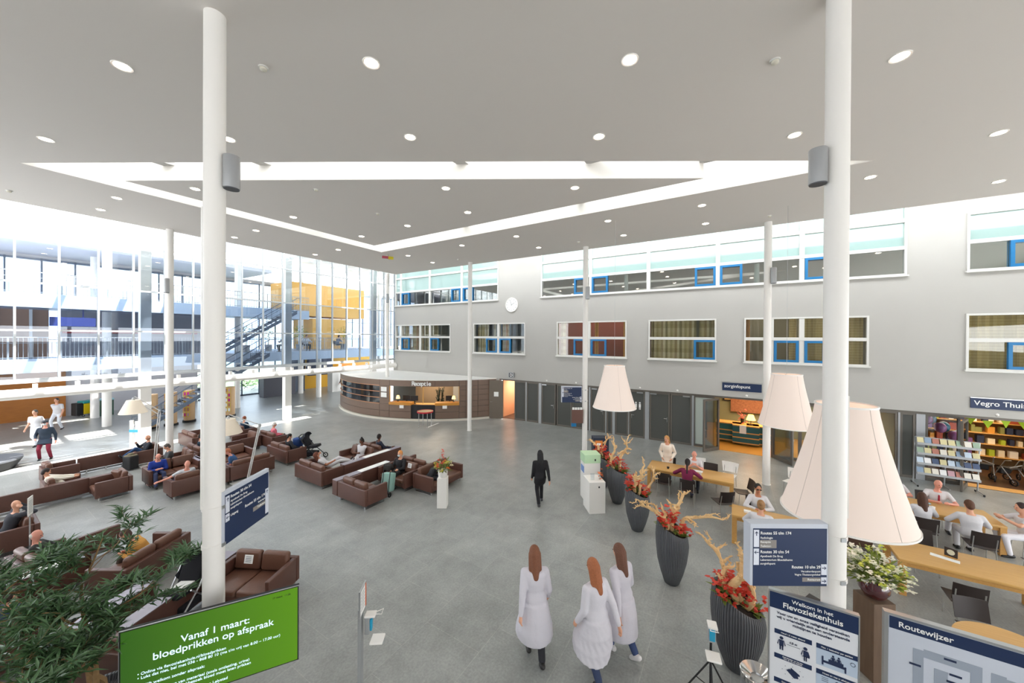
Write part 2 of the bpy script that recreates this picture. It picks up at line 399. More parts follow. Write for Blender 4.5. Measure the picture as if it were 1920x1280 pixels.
for a, b, h in ((965, 986, 0), (988, 1010, 0), (1016, 1042, 1), (1044, 1072, 0), (1073, 1104, 0), (1108, 1135, 1), (1138, 1148, 0), (1154, 1178, 0), (1180, 1209, -1), (1218, 1256, 1), (1257, 1297, 0)):
    panel(a, b, dn, h); dn += 1
posts = MB()
for a, b in ((986, 988), (1010.5, 1015.5), (1104.5, 1107.5), (1135.5, 1137.5), (1148.5, 1153.5), (1178.3, 1179.7), (1209.5, 1217.5), (1297.3, 1301)):
    posts.box(DX-.06, DX+.06, YD(b), YD(a), 0, LINT-.1)
struct('trim_5', posts, M_GREYMETAL)
def glasspane(n, px0, px1, m, frame=M_BRZ):
    ya, yb = YD(px1), YD(px0)
    t = thing('window_%d' % n, (DX, 0, 0), kind='structure'); f = MB(); q = .06
    f.box(-.04, .06, ya, ya+q, 0, LINT-.1); f.box(-.04, .06, yb-q, yb, 0, LINT-.1); f.box(-.04, .06, ya+q, yb-q, 0, .12); f.box(-.04, .06, ya+q, yb-q, LINT-.16, LINT-.1)
    f.build('window_frame', frame, t); g = MB(); g.box(.0, .01, ya+q, yb-q, .12, LINT-.16); g.build('pane', m, t)
frost = mat('frosted_grey_green_glass', '#b9c0b4', .5)
glasspane(10, 1301, 1340, frost); glasspane(11, 1446, 1500, M_GLASSB); glasspane(12, 1500, 1560, M_GLASSB); glasspane(13, 1560, 1640, M_GLASSB); glasspane(14, 1640, 1682, M_GLASSB)
panel(1687, 1716, dn); dn += 1
posts = MB(); posts.box(DX-.06, DX+.08, YD(1734), YD(1717), 0, LINT-.1); posts.box(DX-.05, DX+.05, YD(1687), YD(1683), 0, LINT-.1); struct('trim_6', posts, M_GREYMETAL)
glasspane(15, 1735, 1800, M_GLASSB)
def open_leaf(n, px, ang, wdt=1.05):
    t = thing('door_%d' % n, (DX-.05, YD(px), 0), ang, kind='structure'); f = MB(); q = .09
    f.box(-wdt, 0, -.03, .03, .02, .02+q*1.6); f.box(-wdt, 0, -.03, .03, 2.38, 2.46); f.box(-wdt, -wdt+q, -.03, .03, .15, 2.38); f.box(-q, 0, -.03, .03, .15, 2.38)
    f.build('door_frame', M_BRZ, t); g = MB(); g.box(-wdt+q, -q, -.006, .006, .15, 2.38); g.build('pane', M_GLASSB, t)
    h = MB(); h.tube([(-wdt+.05, -.03, 1.05), (-wdt+.05, -.09, 1.05), (-wdt+.2, -.09, 1.05)], .013); h.build('handle', M_CHROME, t, smooth=True)
open_leaf(dn, 1348, R(-35)); dn += 1
open_leaf(dn, 1812, R(-27), .95); dn += 1
open_leaf(dn, 1448, R(35), 1.1); dn += 1
# shop rooms
def room(y0, y1, depth, wallm, floorm, ceilm, lum, col, n):
    mb = MB(); mb.box(DX+depth, DX+depth+.1, y0, y1, 0, 2.6); mb.box(DX+.2, DX+depth, y0-.08, y0, 0, 2.6); mb.box(DX+.2, DX+depth, y1, y1+.08, 0, 2.6)
    struct('wall_back', mb, wallm)
    mb = MB(); mb.box(DX-.05, DX+depth, y0, y1, 0, .012); struct('floor', mb, floorm)
    mb = MB(); mb.box(DX+.2, DX+depth, y0, y1, 2.6, 2.7); struct('ceiling', mb, ceilm)
    L = bpy.data.lights.new('shop_lamp', 'AREA'); L.energy = lum; L.color = col; L.shape = 'RECTANGLE'; L.size = depth*.5; L.size_y = (y1-y0)*.6
    lo = bpy.data.objects.new('shop_lamp', L); COL.objects.link(lo); lo.location = (DX+depth*.5, (y0+y1)/2, 2.56)
warmfloor = mat('honey_floor', '#c08a3c', .3); darkfloor = mat('dark_brown_floor', '#4a3323', .3); offw = mat('warm_white', '#e8dfd0', .8)
YA0, YA1 = YD(1640), YD(1301)
room(YD(1682), YA1, 4.2, mat('olive_shop_wall', '#8a8a6a', .8), warmfloor, offw, 130, (1, .78, .5), 1)
room(YD(2080), YD(1722), 4.0, mat('tan_shop_wall', '#b08f62', .8), darkfloor, offw, 60, (1, .8, .55), 2)
room(YD(985), 13.0, 2.6, mat('peach_wall', '#e8b890', .8), mat('brown_mat', '#5c4534', .6), offw, 45, (1, .86, .72), 3)
mb = MB(); mb.box(DX-.04, DX+.4, YD(2080), YD(1812), .0, .02); struct('trim_7', mb, M_OAK)
# rest of the closed front (behind)
mb = MB(); mb.box(DX+.12, DX+.2, YD(1300), YD(990), 0, 2.6); struct('wall_back', mb, M_DARK)
# ---- columns
def column(x, y, z1=ZC, r=.12, kids=None):
    mb = MB(); mb.cyl(x, y, 0, z1, r, n=32); mb.cyl(x, y, 0, .02, r+.02, n=32)
    return struct('column', mb, M_WHITE, smooth=True)
CO = {}
for k, (x, y) in dict(a=(15.95, 19.77), b=(15.95, 12.72), c=(15.95, 5.87), d=(15.95, -1.06), e=(4.9, 19.2), f=(1.94, 5.87), g=(5.88, -1.08)).items(): CO[k] = column(x, y)
# ---- curtain wall along Y = GY
t = thing('window_16', (0, GY, 0), kind='structure')
mx = [19.6-1.062*k for k in range(0, 25)]
f = MB()
for x in mx: f.box(x-.03, x+.03, -.06, .08, 3.5, 12)
MC = mat('curtain_wall_frame', '#b0b4b6', .45); f.build('mullion', MC, t)
f = MB()
for z in (3.55, 5.48, 7.35, 9.42, 11.4): f.box(-6, 19.6, -.04, .05, z-.035, z+.035)
f.box(-6, 19.6, -.1, .12, 3.42, 3.515)
f.build('transom', MC, t)
g = MB(); g.box(-6, 19.6, .0, .012, 3.59, 7.33); g.build('pane', M_GLASSB, t)
g = MB(); g.box(-6, 19.6, .0, .012, 7.39, 11.36); g.build('pane', M_GLASS, t)
# white duct under the curtain wall with its hangers
d = thing('air_duct', (0, GY-.2, 3.02), 0, 'thick round white duct running under the big glass wall', 'duct')
mb = MB(); mb.tube([(-6, 0, 0), (19.5, 0, 0)], .2, 24); mb.build('pipe', M_WHITE, d, smooth=True)
for k in range(20):
    mb = MB(); mb.box(-.06, .06, -.09, .09, .19, .36); q = mb.build('hanger', M_WHITE, d); q.location = (19-1.062*k, 0.02, 0)
# ================================================================== ATRIUM STREET BEHIND THE GLASS
for (x, y, rr) in ((5.24, 24.0, .16), (11.66, 24.0, .16), (18.0, 24.0, .16), (-1.2, 24.0, .16)):
    mb = MB(); mb.box(x-.19, x+.19, y-.19, y+.19, 0, 12); struct('column', mb, M_WHITE, bevel=.01)
for (x, y, rr) in ((5.19, 31.0, .2), (11.66, 31.1, .18), (17.57, 30.8, .2), (5.31, 34.8, .2), (17.81, 34.2, .22), (24, 31, .2), (-1.2, 31, .2)):
    mb = MB(); mb.cyl(x, y, 0, 12, rr, n=24); struct('column', mb, M_WHITE, smooth=True)
M_DECK = mat('pale_blue_deck_edge', '#c2cfdf', .5); M_DECKT = mat('deck_floor', '#8f98a8', .4)
def railing(x0, x1, y, z, col=M_GREYMETAL):
    t = thing('railing', (0, y, z), 0, 'grey bar railing on the %s walkway behind the glass wall' % ('upper' if z > 5 else ('lower left' if x0 < 0 else 'lower right')), 'railing')
    mb = MB(); mb.box(x0, x1, -.02, .02, 1.06, 1.1); mb.box(x0, x1, -.015, .015, .8, .82); mb.box(x0, x1, -.015, .015, .1, .13); mb.build('rail', col, t)
    mb = MB(); k = int((x1-x0)/.14)
    for i in range(k+1):
        x = x0+(x1-x0)*i/k; q = .03 if i % 11 == 0 else .009
        mb.box(x-q, x+q, -.012, .012, .0, 1.06)
    o = mb.build('baluster', col, t); o['kind'] = 'stuff'
for z, x0, x1 in ((4.1, -6, 9.0), (4.1, 10.6, 24), (7.25, -6, 15.5)):
    mb = MB(); mb.box(x0, x1, 28.6, 31.6, z-.6, z); struct('floor', mb, [M_DECKT]); mb = MB(); mb.box(x0, x1, 28.52, 28.6, z-.62, z+.05); struct('trim_8', mb, M_DECK)
    railing(x0, x1, 28.6, z)
mb = MB(); mb.box(-6, 3.2, 31.6, 37, 3.5, 4.1); mb.box(10.6, 24, 31.6, 37, 3.5, 4.1); struct('floor', mb, M_DECKT)
mb = MB(); mb.box(-6, 14, 31.2, 40, 10.3, 10.55); struct('ceiling', mb, mat('pale_lilac_ceiling', '#e2e2ee', .8))
# street back: glazing, facade with openings
mb = MB(); mb.box(-6, 4.4, 37.0, 37.3, 0, 3.5); struct('wall_left', mb, wood_mat('orange_wood_wall', '#b9742c', '#8d5420', .5))
mb = MB(); mb.box(4.4, 11.2, 37.2, 37.4, 0, 3.5); mb.box(-6, 11.2, 37.2, 37.4, 7.0, 7.5); mb.box(-6, 34, 37.2, 37.4, 10.0, 10.4); struct('wall_left', mb, mat('pale_stone_wall', '#b9b8bc', .8))
t = thing('window_17', (0, 37.1, 0), kind='structure')
f = MB()
for i in range(30):
    x = -6+i*1.35; f.box(x-.04, x+.04, -.05, .05, 4.1 if x < 11.4 or x > 18.9 else 0, 10.1)
for z in (5.0, 6.9, 8.6): f.box(-6, 34, -.04, .04, z-.03, z+.03)
f.box(11.2, 19, -.05, .05, 0, .1); f.build('window_frame', M_STEELBLUE, t)
g = MB(); g.box(-6, 34, 0, .01, 4.1, 10.1); g.box(11.2, 19, 0, .01, .1, 4.1); g.build('pane', M_GLASSB, t)
# planted courtyard beyond the glazing and pale building beyond
mb = MB(); mb.box(6, 30, 38, 60, -.3, -.02); struct('ground', mb, mat('lawn_green', '#7f9a63', .95, var=.3, vscale=1.5))
mb = MB(); mb.box(-10, 34, 52, 53, 0, 3.5); b_ = mb.build('building', mat('pale_building', '#c9c6c0', .9)); tag(b_, 'pale building far away beyond the glazed street', 'building')
# yellow shop, dark cabinets at the far right
mb = MB(); mb.box(19.2, 27, 36.6, 36.9, 0, 3.5); struct('wall_left', mb, mat('yellow_wall', '#d9a520', .6))
mb = MB(); mb.box(16.5, 24, 33.5, 37, 7.2, 10.2); mb.box(18.5, 22, 33.5, 36.9, 4.1, 7.0); struct('wall_left', mb, mat('ochre_box_wall', '#e0a850', .7))
mb = MB(); mb.box(3.6, 10.0, 31.7, 31.9, 4.1, 6.65); struct('wall_left', mb, mat('dark_street_wall', '#9a9aa2', .7))
mb = MB(); mb.box(3.65, 9.5, 31.62, 31.695, 5.4, 5.62); o = mb.build('banner', mat('red_stripe', '#b5303a', .6)); tag(o, 'long thin red band seen through the glass wall', 'banner')
mb = MB(); mb.box(-4, 3.2, 31.8, 32, 4.1, 6.65); struct('wall_left', mb, mat('warm_brown_room', '#a5806a', .7))
mb = MB()
for i in range(7): mb.box(-4+i*1.1-.05, -4+i*1.1+.05, 31.68, 31.8, 4.1, 6.65)
struct('trim_9', mb, M_WHITE)
mb = MB(); mb.box(2.9, 4.4, 28.65, 28.73, 5.75, 6.2); mb.box(3.2, 3.25, 28.67, 28.7, 6.2, 6.65); mb.box(3.95, 4.0, 28.67, 28.7, 6.2, 6.65); o = mb.build('sign', mat('navy_far', '#2a3570', .5)); tag(o, 'dark blue rectangular sign hanging above the lower walkway behind glass', 'sign')
# roof lattice over the gap and the street: white beams that break the sun into stripes
mb = MB()
for i in range(34):
    y = -14+i*1.1
    if y < 19.3: mb.box(16.4, 19.9, y-.05, y+.05, 11.95, 12.1)
for i in range(20):
    x = -6+i*2.124; mb.box(x-.1, x+.1, 19.4, 37.4, 12.0, 12.3)
for y in (20.5, 23.4, 25.6, 27.8, 30.2, 32.6, 35): mb.box(-6, 34, y-.07, y+.07, 12.3, 12.5)
for x in (16.8, 17.6, 18.6): mb.box(x-.03, x+.03, -14, 19.4, 12.1, 12.2)
struct('trim_10', mb, M_WHITE)
def translucent():
    m, n, l, b = node_mat('white_sun_diffusing_roof_sheet'); n.remove(b); o = [x for x in n if x.type == 'OUTPUT_MATERIAL'][0]
    t = n.new('ShaderNodeBsdfTranslucent'); t.inputs[0].default_value = (.34, .37, .39, 1); d = n.new('ShaderNodeBsdfDiffuse'); d.inputs[0].default_value = (.8, .82, .84, 1); mx = n.new('ShaderNodeMixShader'); mx.inputs[0].default_value = .35
    l.new(t.outputs[0], mx.inputs[1]); l.new(d.outputs[0], mx.inputs[2]); l.new(mx.outputs[0], o.inputs['Surface']); return m
M_SHEET = translucent()
mb = MB(); mb.box(16.3, 20, -14, 19.38, 12.21, 12.22)
for x0, x1, y0, y1 in ((8.5, 16.4, 19.4, 37.4), (16.4, 18.4, 23.4, 37.4), (18.4, 34, 19.4, 37.4)): mb.box(x0, x1, y0, y1, 12.51, 12.52)  # unseen street sheets added to block sun, left open for floor patches
struct('roof', mb, M_SHEET)
m2 = M_SHEET.copy(); [x for x in m2.node_tree.nodes if x.type == 'BSDF_TRANSLUCENT'][0].inputs[0].default_value = (.75, .77, .78, 1)
mb = MB(); prism(mb, [(.9, 15.2), (11.9, 15.2), (11.9, -3.1)], 11.1, 11.11); struct('roof', mb, m2)
mb = MB(); mb.box(-7.3, -7, -14, 19.55, 0, 7.6); mb.box(-7.3, -7, -14, 19.55, 9.3, 9.55); struct('wall_back', mb, M_WALL)  # unseen wall behind the camera; open band placed to shape the fill light
mb = MB(); mb.box(-7, 19.6, -14.3, -14, 2.6, 4.6); mb.box(-7, 19.6, -14.3, -14, 6.2, 11.9); struct('wall_front', mb, M_WALL)  # unseen side wall; open strips left to let in fill light
def stairs(x0, y, z0, n, w, run, rise, label):
    t = thing('staircase', (x0, y, z0), 0, label, 'stairs')
    mb = MB()
    for i in range(n): mb.box(i*run-.02, i*run+run+.02, 0, w, (i+1)*rise-.04, (i+1)*rise)
    mb.build('tread', M_STEELBLUE, t)
    for yy in (-.04, w):
        mb = MB(); mb.loft([[(0, yy, -.02), (0, yy+.04, -.02), (0, yy+.04, .2), (0, yy, .2)], [(n*run, yy, n*rise-.2), (n*run, yy+.04, n*rise-.2), (n*run, yy+.04, n*rise+.05), (n*run, yy, n*rise+.05)]]); mb.build('stringer', M_STEELBLUE, t)
        mb = MB(); mb.tube([(-.25, yy, .95), (0, yy, .95), (n*run, yy, n*rise+.95), (n*run+.25, yy, n*rise+.95)], .022, 8)
        mb.tube([(0, yy, .5), (n*run, yy, n*rise+.5)], .015, 6)
        for k in range(0, n+1, 3): mb.tube([(k*run, yy, k*rise), (k*run, yy, k*rise+.95)], .016, 6)
        mb.build('handrail', M_STEELBLUE, t)
stairs(5.7, 27.2, 0, 22, 1.3, .29, .187, 'dark steel staircase rising behind the glass wall left of the street')
stairs(9.3, 27.3, 4.1, 16, 1.2, .29, .19, 'steel staircase climbing from the lower to the upper walkway')
# ================================================================== RECEPTION
RC = V((23.6, 20.98)); RR = 8.65
def th(px, py=750):
    d = ray(px, py); a = d.x**2+d.y**2; b = -2*(d.x*RC.x+d.y*RC.y); c = RC.dot(RC)-RR*RR; disc = b*b-4*a*c
    if disc < 0: disc = 0
    t = (-b-sqrt(disc))/2/a; return atan2(d.y*t-RC.y, d.x*t-RC.x) % (2*pi)
def arc(mb, t0, t1, r0, r1, z0, z1, n=None):
    n = n or max(2, int(abs(t1-t0)/.035)); rings = []
    for i in range(n+1):
        a = t0+(t1-t0)*i/n; c_, s_ = cos(a), sin(a)
        rings.append([(r0*c_, r0*s_, z0), (r1*c_, r1*s_, z0), (r1*c_, r1*s_, z1), (r0*c_, r0*s_, z1)])
    mb.loft(rings)
rt = thing('reception_pavilion', (RC.x, RC.y, 0), 0, 'curved brown-clad reception booth with white roof and lettering Receptie', 'reception booth')
TE = atan2(13.35-RC.y, 19.55-RC.x) % (2*pi); TS = R(148)
tw0, tw1, tg = th(730), th(861), th(711.5)
HZ = 2.55; rows = [.14, .5, .86, 1.0, 1.32, 1.64, 1.96, 2.16, HZ]
cl = MB()
def rowpan(a, b, z0, z1): arc(cl, a+.0012, b-.0012, RR-.05, RR, z0+.008, z1-.008)
angs = [TE, th(900), th(873), tw1]
angs = sorted(angs)
for (a, b) in ((tw1, th(873)), (th(873), th(896)), (th(896), TE)):
    for i in range(3, 3+0): pass
    for z0, z1 in ((.14, .5), (.5, .86), (.86, 1.22), (1.22, 1.58), (1.58, 1.94), (1.94, 2.2), (2.2, HZ)): rowpan(min(a, b), max(a, b), z0, z1)
for z0, z1 in ((.14, .56), (.56, 1.0), (1.0, 1.35), (1.35, 1.75), (1.75, 2.16), (2.16, HZ)): rowpan(min(tg, tw0), max(tg, tw0), z0, z1)
for z0, z1 in ((.14, .56), (.56, 1.0), (2.16, HZ)):
    rowpan(min(TS, tg), max(TS, tg), z0, z1)
    for k in range(3):
        a = tw0+(tw1-tw0)*k/3; b = tw0+(tw1-tw0)*(k+1)/3
        if k == 1 and z1 < 1.1: continue
        rowpan(min(a, b), max(a, b), z0, z1)
am, bm = tw0+(tw1-tw0)/3, tw0+(tw1-tw0)*2/3
cl.build('cladding', M_CLAD, rt)
mb = MB(); arc(mb, TS, TE, RR-.11, RR-.055, .1, 1.0); arc(mb, TS, TE, RR-.11, RR-.055, 2.16, HZ); arc(mb, tw1, TE, RR-.11, RR-.055, 1.0, 2.16); arc(mb, tg, tw0, RR-.11, RR-.055, 1.0, 2.16); mb.build('backing', M_DARK, rt)
mb = MB(); arc(mb, TS, TE, RR-.3, RR+.1, 0, .12); mb.build('plinth', mat('cream_plinth', '#d9d3c6', .5), rt)
mb = MB(); ring = [(RR*1.003*cos(TS+(TE-TS)*i/60), RR*1.003*sin(TS+(TE-TS)*i/60)) for i in range(61)]+[(19.58-RC.x, 13.35-RC.y), (19.58-RC.x, 27-RC.y)]
prism(mb, ring, HZ, HZ+.05); mb.build('roof', mat('reception_white_roof', '#e9e7e2', .6), rt)
mb = MB(); arc(mb, TS, tg, RR-.06, RR-.04, 1.0, 2.16); mb.build('dark_glazing', mat('dark_glazing', '#15171d', .08, spec=.8), rt)
mb = MB()
for z in (1.0, 1.38, 1.77, 2.16): arc(mb, TS, tg, RR-.04, RR+.01, z-.02, z+.02)
mb.build('copper_rail', mat('copper_rail', '#c08a66', .35, .5), rt)
for a, b in ((tw0, am), (bm, tw1)):
    mb = MB(); arc(mb, min(a, b), max(a, b), RR-.5, RR+.06, .98, 1.14); mb.build('counter_top', mat('orange_counter', '#c98a35', .4), rt)
mb = MB(); arc(mb, min(am, bm), max(am, bm), RR-.6, RR-.2, .86, .92); arc(mb, min(am, bm), max(am, bm), RR-.2, RR-.15, .1, .9); mb.build('low_counter', mat('tan_counter', '#a8845c', .5), rt)
mb = MB()
for a in (tw0, tw1, am+(bm-am)*.5): arc(mb, a-.003, a+.003, RR-.08, RR-.02, 1.1, 2.17)
mb.build('window_post', M_OAK, rt)
mb = MB(); arc(mb, tw0, tw1, RR-3.2, RR-3.1, 0, HZ); mb.build('inner_wall', mat('beige_inner_wall', '#a08a70', .8), rt)
mb = MB(); arc(mb, tw0-.02, tw1+.02, RR-3.1, RR-.15, .0, .02); mb.build('inner_floor', mat('beige_carpet', '#8a7a66', .9), rt)
# letters on the fascia, following the curve
word = 'Receptie'; ta, tb = th(773, 718), th(808, 718)
for i, ch in enumerate(word):
    a = ta+(tb-ta)*(i+.5)/len(word)
    text(ch, .38, rt, ((RR+.03)*cos(a), (RR+.03)*sin(a), 2.54), (R(90), 0, a+pi/2), align='CENTER', name='letter', bold=.02, ext=.02)
L = bpy.data.lights.new('reception_lamp', 'AREA'); L.energy = 60; L.color = (1, .82, .6); L.size = 2.5
lo = bpy.data.objects.new('reception_lamp', L); COL.objects.link(lo); am_ = (tw0+tw1)/2; lo.location = (RC.x+(RR-1.8)*cos(am_), RC.y+(RR-1.8)*sin(am_), 2.5)
# interior bits
def on_arc(px, dr, z=0): a = th(px); return V((RC.x+(RR-dr)*cos(a), RC.y+(RR-dr)*sin(a), z)), a
for px, lab in ((741, 'left'), (851, 'right')):
    p, a = on_arc(px, .32, 1.14); t = thing('table_lamp', p, 0, 'small table lamp with warm shade at the %s end of the reception counter' % lab, 'lamp', 'reception counter lamps')
    mb = MB(); mb.cyl(0, 0, 0, .02, .07); mb.cyl(0, 0, .02, .2, .012); mb.build('base', M_DARK, t)
    mb = MB(); mb.lathe([(.13, .18), (.08, .38)], 20, cap=False); mb.build('lamp_shade', mat('glowing_shade', '#ffe9c0', .8, emit='#ffc878', es=(1.2 if px == 741 else 3)), t, smooth=True)
for px in (752, 768, 843):
    p, a = on_arc(px, .75, .0); t = thing('computer_monitor', (p.x, p.y, 1.05), a, 'black computer screen %s behind the reception window' % {752: 'at the left', 768: 'left of the middle', 843: 'at the right'}[px], 'monitor')
    mb = MB(); mb.box(-.02, .02, -.25, .25, .1, .42); mb.build('screen', M_DARK, t); mb = MB(); mb.box(-.08, .08, -.1, .1, -.1, -.08); mb.box(-.02, .02, -.03, .03, -.1, .12); mb.build('stand', M_DARK, t)
p, a = on_arc(757, 1.0); mb = MB(); arc(mb, tw0-.01, tw1+.01, RR-1.1, RR-.55, .9, .94); o = mb.build('desk', M_OAK); o.location = (RC.x, RC.y, 0); tag(o, 'long curved desk inside the reception booth', 'desk')
for px, rz, tt in ((814, 0, 'tall plant leaning left'), (822, 1, 'tall dark plant')):
    p, a = on_arc(px, 1.9); t = thing('potted_plant', p, 0, tt+' inside the reception booth', 'plant')
    mb = MB(); mb.cyl(0, 0, 0, .3, .15, .18); mb.build('pot', M_DARK, t); mb = MB()
    for k in range(40):
        aa = random.uniform(0, 6.28); h = random.uniform(.3, 1.9); d = random.uniform(.08, .3)
        mb.tube([(0, 0, h*.6), (d*cos(aa)*.6, d*sin(aa)*.6, h), (d*cos(aa), d*sin(aa), h-.1)], [.012, .03, .004], 5)
    mb.build('foliage', mat('dark_foliage', '#2a3326', .6), t)
for px in (753.5, 834):
    p, a = on_arc(px, -.035, .78); t = thing('paper_notice', p, a, 'white A4 notice taped under the %s reception counter' % ('left' if px < 800 else 'right'), 'notice')
    mb = MB(); mb.box(0, .008, -.14, .14, 0, .36); mb.build('sheet', M_PAPER, t); text('- - -\n- - -\n- -', .06, t, (.01, -.1, .33), (R(90), 0, R(90)), M_NAVY, name='lettering')
for z in (1.42, 1.78):
    p, a = on_arc(720, -.02, z); mb = MB(); mb.box(0, .008, -.22, .22, 0, .3); o = mb.build('paper_notice', M_PAPER); o.location = p; o.rotation_euler = (0, 0, a); tag(o, 'white landscape notice on brown reception panel, %s of two' % ('lower' if z < 1.5 else 'upper'), 'notice')
# high stool-table with a red edge before the reception
p = fl(797, 799); t = thing('high_table', (p.x, p.y, 0), R(20), 'small half-round high table with red edge and chrome legs before reception', 'table')
mb = MB(); mb.cyl(0, 0, .86, .9, .44, n=28); mb.build('tabletop', mat('tan_counter', '#a8845c', .5), t, smooth=True)
mb = MB(); mb.lathe([(.445, .84), (.47, .84), (.47, .92), (.445, .92)], 28, cap=False); mb.build('edge_band', mat('red_edge', '#c01c30', .4), t, smooth=True)
for a in (45, 135, 225, 315):
    mb = MB(); x, y = .38*cos(R(a)), .38*sin(R(a)); mb.cyl(x, y, .06, .85, .02, n=10); mb.ell((x, y, .03), .035, .035, .03); mb.build('leg', M_CHROME, t, smooth=True)
mb = MB(); q = fl(812, 797); mb.box(-.6, .6, -.05, .05, 0, .006); o = mb.build('floor_tape', M_PAPER); o.location = (q.x, q.y, 0.001); o.rotation_euler = (0, 0, R(10)); tag(o, 'white strip of tape stuck on the floor before reception', 'tape')
# brown open service door right of the reception with a notice
p = pl(917, 784, 2, 0); q = fl(943, 785)
t = thing('door_%d' % dn, (p.x, p.y, 0), atan2(q.y-p.y, q.x-p.x), kind='structure'); dn += 1
Ld = min(1.2, (q-p).length); mb = MB(); mb.box(0, Ld, -.025, .025, .02, 2.5); mb.build('door_panel', mat('brown_door', '#6e6458', .5), t, bevel=.01)
mb = MB(); mb.tube([(.12, -.03, 1.1), (.12, -.08, 1.1), (.25, -.08, 1.1)], .014); mb.build('handle', M_CHROME, t, smooth=True)
mb = MB(); mb.box(Ld*.35, Ld*.35+.3, -.032, -.027, 1.45, 1.75); mb.build('notice', M_PAPER, t)
t = thing('wash_basin', (21.9, 12.35, .85), 0, 'white wash basin in the peach room behind the brown door', 'basin'); mb = MB(); mb.rbox(-.3, .2, -.35, .35, -.12, .03, .05); mb.build('bowl', M_WHITE, t, smooth=True); mb = MB(); mb.tube([(.15, 0, .03), (.15, 0, .2), (0, 0, .2)], .015); mb.build('tap', M_CHROME, t)
t = thing('mirror', (22.28, 12.35, 1.2), 0, 'rectangular mirror over the basin in the peach room', 'mirror'); mb = MB(); mb.box(0, .02, -.25, .25, 0, .8); mb.build('mirror_glass', mat('mirror', '#cfd5d8', .05, 1), t)
# ================================================================== CEILING FITTINGS
LM = mat('lamp_glow', '#fff2e4', .5, emit='#ffe6cf', es=14)
def spot(x, y, first=[None]):
    if first[0] is None:
        t = thing('downlight', (x, y, ZC), 0)
        mb = MB(); mb.lathe([(.1, -.004), (.125, -.012), (.13, 0)], 24, cap=False); mb.build('trim_ring', M_WHITE, t, smooth=True)
        mb = MB(); mb.cyl(0, 0, -.006, -.002, .1, n=24); mb.build('diffuser', LM, t)
        first[0] = t
    else:
        t = copy_tree(first[0]); t.location = (x, y, ZC)
    return t
LPX = [(229,124),(696,118),(1181,112),(1688,106),(86,261),(429,261),(769,257),(1123,256),(1490,253),(1873,249),(366,354),(219,371),(189,393),(836,353),(1078,352),(1316,385),(1323,419),(1632,332),(1873,340),(877,398),(550,407),(764,423),(480,432),(440,445),(678,443),(634,468),(591,477),(765,479),(866,460),(811,492),(968,443),(1010,464),(1140,414),(1169,441)]
for i, (x, y) in enumerate(LPX):
    p = fl(x, y, ZC); t = spot(p.x, p.y)
    inner = 1.5 < p.x < 10.7 and p.y < 14 and (p.x-1.05)*(-17.9)-(p.y-15.05)*10.7 < 0
    if y < 130: lb = 'large bright round downlight nearest the camera, %s of the front four' % ['first from the left', 'second from the left', 'third from the left', 'rightmost'][i]
    elif y < 265: lb = 'round downlight in the second row, %s' % ['far left', 'just right of the big left column', 'left of centre', 'right of centre', 'left of the big right column', 'far right'][i-4]
    else: lb = 'small round ceiling downlight %s' % ('inside the triangular light slot' if (x, y) in ((366,354),(836,353),(1078,352),(877,398),(550,407),(764,423),(678,443)) else ('beyond the slot on the reception side' if x < 900 else 'beyond the slot on the grey wall side'))
    tag(t, lb, 'ceiling light', 'round downlights in the grey ceiling')
dt0 = None
for i, (x, y) in enumerate([(494,126),(1453,113),(593,355),(708,400),(17,357),(1085,453),(1443,404),(859,486)]):
    p = fl(x, y, ZC)
    if dt0 is None:
        t = thing('smoke_detector', (p.x, p.y, ZC)); mb = MB(); mb.cyl(0, 0, -.02, 0, .07, n=20); mb.build('base', M_FRAME, t, smooth=True); mb = MB(); mb.lathe([(.05, -.02), (.05, -.045), (.03, -.06)], 20); mb.build('sensor', mat('cream_plastic', '#d9d4c4', .5), t, smooth=True); dt0 = t
    else: t = copy_tree(dt0); t.location = (p.x, p.y, ZC)
    tag(t, 'small white smoke detector on the ceiling, ' + ['nearest, left of centre', 'nearest, beside the right column', 'inside the triangle, left of centre', 'inside the triangle, near its far corner', 'at the far left edge', 'above a thin column at the wall', 'above the thin column near the lampshades', 'near the reception column'][i], 'smoke detector', 'smoke detectors')
p = fl(728, 477, ZC)
t = thing('emergency_sign', (p.x, p.y, ZC-.16), R(-30), 'small red and yellow sign box hanging at the far slot corner', 'sign')
mb = MB(); mb.box(-.3, .0, -.05, .05, -.06, .06); mb.build('red_half', mat('dull_red', '#b0485a', .5), t); mb = MB(); mb.box(.0, .25, -.05, .05, -.08, .06); mb.build('yellow_half', mat('sign_yellow', '#c9b800', .5), t); mb = MB(); mb.cyl(0, 0, .06, .16, .01); mb.build('rod', M_DARK, t)
# speakers on columns
def speaker(x, y, z, r, h, lab):
    t = thing('column_speaker', (x, y, z), 0, lab, 'speaker'); mb = MB(); mb.lathe([(r, 0), (r, h), (r*.96, h+.01)], 32); mb.build('housing', M_GREYMETAL, t, smooth=True)
    mb = MB(); mb.cyl(0, 0, -.012, .0, r*.93); mb.build('grille', mat('dark_grille', '#5a5c60', .6), t); mb = MB(); mb.box(-.04, .04, -.04, .04, h*.3, h*.4); mb.build('bracket', M_DARK, t)
ex = _r2.normalized(); fx = V((_f.x, _f.y, 0)).normalized()
c1 = V((1.94, 5.87))+V((ex.x, ex.y))*.2+V((fx.x, fx.y))*.03
speaker(c1.x, c1.y, 7.27, .095, .42, 'grey cylindrical loudspeaker on the big left column')
c1 = V((5.88, -1.08))-V((ex.x, ex.y))*.21+V((fx.x, fx.y))*.03
speaker(c1.x, c1.y, 7.24, .095, .42, 'grey cylindrical loudspeaker on the big right column')
